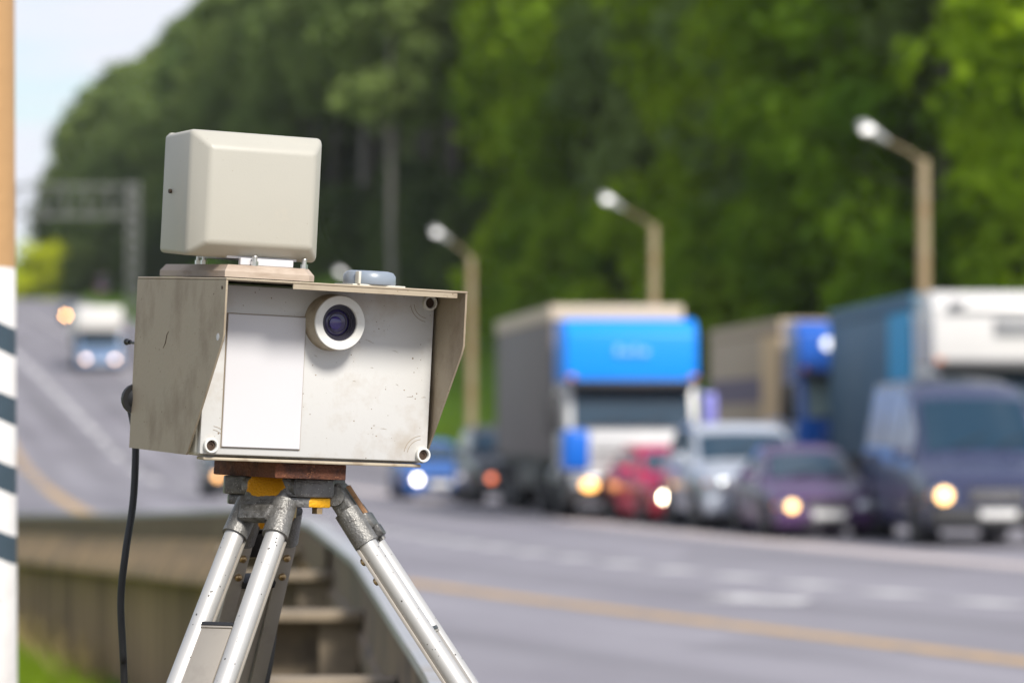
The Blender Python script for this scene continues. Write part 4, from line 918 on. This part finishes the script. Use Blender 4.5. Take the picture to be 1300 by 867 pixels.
# ---------------------------------------------------------------- trucks
def truck(name, D, px, heading, label, W=2.5, cabH=3.6, boxH=4.0, boxL=11.5, c_up=None, c_low=None, c_box=None, c_head=None, c_corner=None, fair=True, fz=(2.75, 3.7), lights=(None, None), box_extra=None, small=False, mirror_m=None, ws=(1.95, 2.65), ws_m=None):
    X = gx(px, D); e = empty(name, (X, D, ZR(D)), heading, label, 'truck', 'trucks in the traffic')
    h = W / 2; cl = 1.9                                           # nose at y = 0, away is +y
    b = MB(); b.prism([(.10, .62), (0, .75), (-.02, 1.2), (.0, ws[0] - .05), (.22, ws[1] + .1), (.30, fz[0]), (cl, fz[0]), (cl, .62)], 0, -h + .03, h - .03, .07, None, 3); cab = b.build('cab', c_low, e)
    if fair:
        b = MB(); b.prism([(.10, fz[0] + .004), (.16, fz[1] - .25), (.42, fz[1]), (cl - .1, fz[1]), (cl - .1, fz[0] + .004)], 0, -h + .02, h - .02, .06, None, 3); b.build('roof_fairing', c_up, e)
    b = MB(); sl = (.25 - .03) / (ws[1] - ws[0])
    b.prism([(.04 + 0, ws[0]), (.04 + sl * (ws[1] - ws[0]) - .03, ws[1]), (.07 + sl * (ws[1] - ws[0]), ws[1]), (.10, ws[0])], 0, -h + .16, h - .16, 0)
    b2 = MB(); b2.grid([[(x, -.035 + sl * (z - ws[0]) * 1.02 - .02, z) for x in np.linspace(-h + .17, h - .17, 5)] for z in np.linspace(ws[0], ws[1], 4)]); b.bm.free(); wsn = b2.build('windscreen', ws_m or m_glass, e)
    b = MB()
    for x in (-.75, -.05): b.tube((x, -.07, ws[0] + .02), (x + .65, -.03, ws[0] + .14), .015, n=6)
    b.build('wiper', m_trim, wsn)
    b = MB(); b.box(-h + .1, h - .1, -.22, .22, ws[1] + .02, ws[1] + .16, .03); b.build('sun_visor', m_trim, e)
    b = MB(); b.box(-h + .45, h - .45, -.045, -.015, 1.05, ws[0] - .14, .02)
    g_ = b.build('grille', c_low, e)
    b = MB()
    for z in np.arange(1.10, ws[0] - .22, .13): b.box(-h + .5, h - .5, -.056, -.046, z, z + .035)
    b.build('grille_slot', m_trim, g_)
    b = MB(); b.box(-h, h, -.10, .45, .32, .86, .07, 3); bu = b.build('bumper', m_trim if c_corner else c_low, e)
    b = MB(); b.box(-.26, .26, -.118, -.102, .42, .53, .004); b.build('number_plate', m_platew, bu)
    for sg, lm in zip((-1, 1), lights):
        b = MB(); b.box(min(sg * (h - .62), sg * (h - .12)), max(sg * (h - .62), sg * (h - .12)), -.135, -.08, .58, .80, .03); hl_ = b.build('headlight', m_lensoff, e)
        if lm: b = MB(); b.ell((sg * (h - .44), -.145, .64), (.15, .03, .10), 14); b.build('bulb', lm, hl_)
        if c_corner: b = MB(); b.box(min(sg * (h - .46), sg * (h + .035)), max(sg * (h - .46), sg * (h + .035)), -.075, .55, .90, ws[0] - .04, .09, 3); b.build('corner_fairing', c_corner, e)
        # side window, door, mirror, steps
        b = MB(); xs = sg * (h - .026); b.grid([[(xs, y, z) for y in (.42, .9, 1.35)] for z in (1.72, 2.2, 2.55)]); b.build('side_window', m_glass, e)
        b = MB(); b.box(min(sg * (h - .029), sg * (h - .012)), max(sg * (h - .029), sg * (h - .012)), .36, 1.42, 1.0, 1.68, .006); dr = b.build('door', c_low, e)
        b = MB(); b.box(min(sg * (h - .011), sg * (h + .02)), max(sg * (h - .011), sg * (h + .02)), 1.18, 1.34, 1.25, 1.3, .008); b.build('handle', m_trim, dr)
        b = MB(); b.box(min(sg * (h + .06), sg * (h + .32)), max(sg * (h + .06), sg * (h + .32)), .02, .16, ws[0] - .1, ws[1] - .08, .05, 3); b.tube((sg * (h - .05), .15, ws[1] - .05), (sg * (h + .2), .1, ws[1] - .12), .025, n=8); b.tube((sg * (h - .05), .15, ws[0] - .05), (sg * (h + .2), .1, ws[0] + .02), .025, n=8); b.build('mirror', mirror_m if (mirror_m and sg > 0) else m_trim, e)
        b = MB(); b.ell((sg * (h - .12), -.02, ws[1] + .20), (.08, .05, .05), 10); b.build('marker_lamp', m_amber, e)
        b = MB(); b.box(min(sg * (h - .3), sg * (h - .02)), max(sg * (h - .3), sg * (h - .02)), .95, 1.9, .38, .60, .03); b.build('step', m_trim, e)
        b = MB(); b.tube((sg * (h - .38), 2.1, .72), (sg * (h - .38), 3.3, .72), .32, n=20); b.build('fuel_tank', m_rim, e)
    y0 = cl + .35; b0 = 1.15
    b = MB(); b.box(-h, h, y0, y0 + boxL, b0, boxH - .30, .02); bx_ = b.build('cargo_box', c_box, e)
    b = MB(); b.box(-h - .02, h + .02, y0 - .06, y0 + boxL + .02, boxH - .298, boxH, .04); b.build('box_header', c_head or c_box, bx_)
    if box_extra:
        for (ya, yb, za, zb_, mm, nm) in box_extra:
            for sg in (-1, 1):
                b = MB(); b.box(min(sg * (h + .002), sg * (h + .012)), max(sg * (h + .002), sg * (h + .012)), y0 + ya, y0 + yb, za, zb_); b.build(nm, mm, bx_)
    b = MB(); b.box(-.45, -.3, .5, y0 + boxL - .1, .78, 1.14); b.box(.3, .45, .5, y0 + boxL - .1, .78, 1.14); b.box(-h + .1, h - .1, y0 + .1, y0 + boxL - .1, 1.02, 1.148); b.build('chassis', m_trim, e)
    for sg in (-1, 1):
        b = MB(); b.box(min(sg * (h - .06), sg * (h - .02)), max(sg * (h - .06), sg * (h - .02)), 4.2, y0 + boxL - 4.3 if boxL > 8 else 4.6, .50, .95, .01); b.build('side_guard', m_trim, e)
    axles = [1.25, 4.0] + ([y0 + boxL - 3.6, y0 + boxL - 2.3, y0 + boxL - 1.0] if boxL > 8 else [])
    for y in axles:
        for sg in (-1, 1): wheel(e, sg * (h - .17), y, .5, .32, sg)
    return e
m_tkb = mat('truck_azure', (.0, .24, .86), .45, var=.04, spec=.3); m_tkw = paint('truck_white', (.60, .60, .60), .35); m_tarp = mat('grey_tarpaulin', (.17, .145, .14), .7, var=.06, vscale=.8, dirt=(.12, .105, .10), dscale=.8, dstretch=(1, 1, .3)); m_head = mat('beige_header', (.55, .45, .34), .7, var=.08)
m_corn = paint('corner_blue', (.0, .12, .55), .35, False); m_lav = paint('mirror_lavender', (.22, .22, .58), .4, False)
m_bei = mat('beige_tarpaulin', (.42, .33, .23), .75, var=.08, vscale=.8); m_crm = mat('cream_panel', (.72, .52, .28), .7, var=.05); m_dpb = paint('truck_deep_blue', (.010, .10, .46), .3); m_pur = mat('dusky_band', (.13, .10, .15), .7)
m_cont = mat('steel_blue_container', (.05, .14, .22), .6, var=.08, vscale=.8); m_cbl = mat('bright_blue_panel', (.02, .36, .64), .6, var=.05); m_twh = paint('cab_white', (.62, .60, .585), .35, False); m_tgr = mat('grey_board', (.25, .25, .26), .6)
m_ltb = paint('light_blue_cab', (.16, .25, .42), .35)
tk = truck('box_truck', 70.3, 803, R(5.8), 'truck with azure blue roof fairing, white grille and grey tarpaulin trailer', cabH=3.6, boxH=4.0, boxL=10.6, c_up=m_tkb, c_low=m_tkw, c_box=m_tarp, c_head=m_head, c_corner=m_corn, fz=(2.52, 3.68), lights=(E_or, None), mirror_m=m_lav, ws=(1.70, 2.40))
b = MB()
for x, z, wd, ht in ((-.30, 3.02, .10, .16), (-.14, 3.02, .12, .10), (.04, 3.02, .08, .16), (.17, 3.02, .14, .10)): b.box(x, x + wd, .085, .125, z, z + ht, .01)
b.build('badge', mat('pale_blue_badge', (.25, .5, .85), .4), tk)
ct = truck('curtain_truck', 79, 1090, R(6.0), 'truck with beige curtain trailer and deep blue cab behind the sedan', boxH=4.0, boxL=9.5, c_up=m_dpb, c_low=m_dpb, c_box=m_bei, c_head=m_bei, c_corner=m_corn, fz=(2.75, 3.9), box_extra=((0.02, 2.2, 1.2, 3.68, m_crm, 'front_curtain'), (2.25, 9.4, 2.25, 2.8, m_pur, 'curtain_band')), ws=(1.9, 2.7), ws_m=mat('pale_screen', (.22, .29, .27), .35, var=.3, vscale=2))  # windscreen in a pale grey-green colour
b = MB(); b.tube((-.62, .10, 3.42), (-.62, .20, 3.42), .13, .10, 18); ql = b.build('added_lamp', m_chrome, ct); b = MB(); b.ell((-.62, .085, 3.42), (.12, .03, .12), 16); b.build('added_lamp_glow', E_spot, ql)  # added lamp, its glow stands in for a white blob on the cab
t3 = truck('container_truck', 65.5, 1276, R(3.2), 'truck with white cab and blue container behind the minibus', boxH=4.05, boxL=10.4, c_up=m_twh, c_low=m_twh, c_box=m_cont, c_head=m_cont, fz=(2.75, 4.02), box_extra=((0.02, 2.6, 1.2, 3.74, m_cbl, 'blue_panel'),), ws=(1.95, 2.62))
b = MB(); b.box(-.15, .75, .085, .13, 3.25, 3.55, .01); b.build('name_board', m_tgr, t3)
b = MB(); b.tube((-1.16, 2.05, .9), (-1.16, 2.05, 3.5), .085, n=14); b.tube((-1.16, 2.05, 3.5), (-1.16, 2.16, 3.66), .085, n=14); b.build('exhaust', m_chrome, t3)
b = MB(); b.box(-1.0, 1.0, .02, .10, 2.80, 2.86, .01); b.box(-1.0, 1.0, .085, .14, 3.66, 3.69, .005)
for x in (-.8, .8): b.box(x - .14, x + .14, .06, .12, 3.74, 3.84, .02)
b.build('fairing_trim', m_tgr, t3)
truck('far_truck', 203, 127, R(9.5), 'far white box truck with two dim headlights coming down the hill', W=2.4, boxH=3.5, boxL=5.5, c_up=m_twh, c_low=m_ltb, c_box=m_twh, c_head=m_twh, fz=(2.15, 3.45), lights=(E_far, E_far), ws=(1.35, 2.05))

# ================================================================ air between here and the far wood
hm = bpy.data.materials.new('haze_air'); hm.use_nodes = True; t = hm.node_tree; t.nodes.clear()
o_ = N(t, 'ShaderNodeOutputMaterial'); pv = N(t, 'ShaderNodeVolumePrincipled'); t.links.new(pv.outputs[0], o_.inputs['Volume'])
pv.inputs['Color'].default_value = (.90, .93, .97, 1); pv.inputs['Density'].default_value = .00010; pv.inputs['Anisotropy'].default_value = .0
zs = [v.co.z for v in bpy.data.objects['ground'].data.vertices]
xs = [v.co.x for v in bpy.data.objects['ground'].data.vertices]
b = MB(); b.box(min(xs) - 5, max(xs) + 5, -45, 1005, min(zs) - 1, max(zs) + 32); hz_ = b.build('haze', hm, kind='stuff')
tag(hz_, 'thin pale summer haze softening the far wood and gantry', 'haze')
sc.cycles.volume_bounces = 0
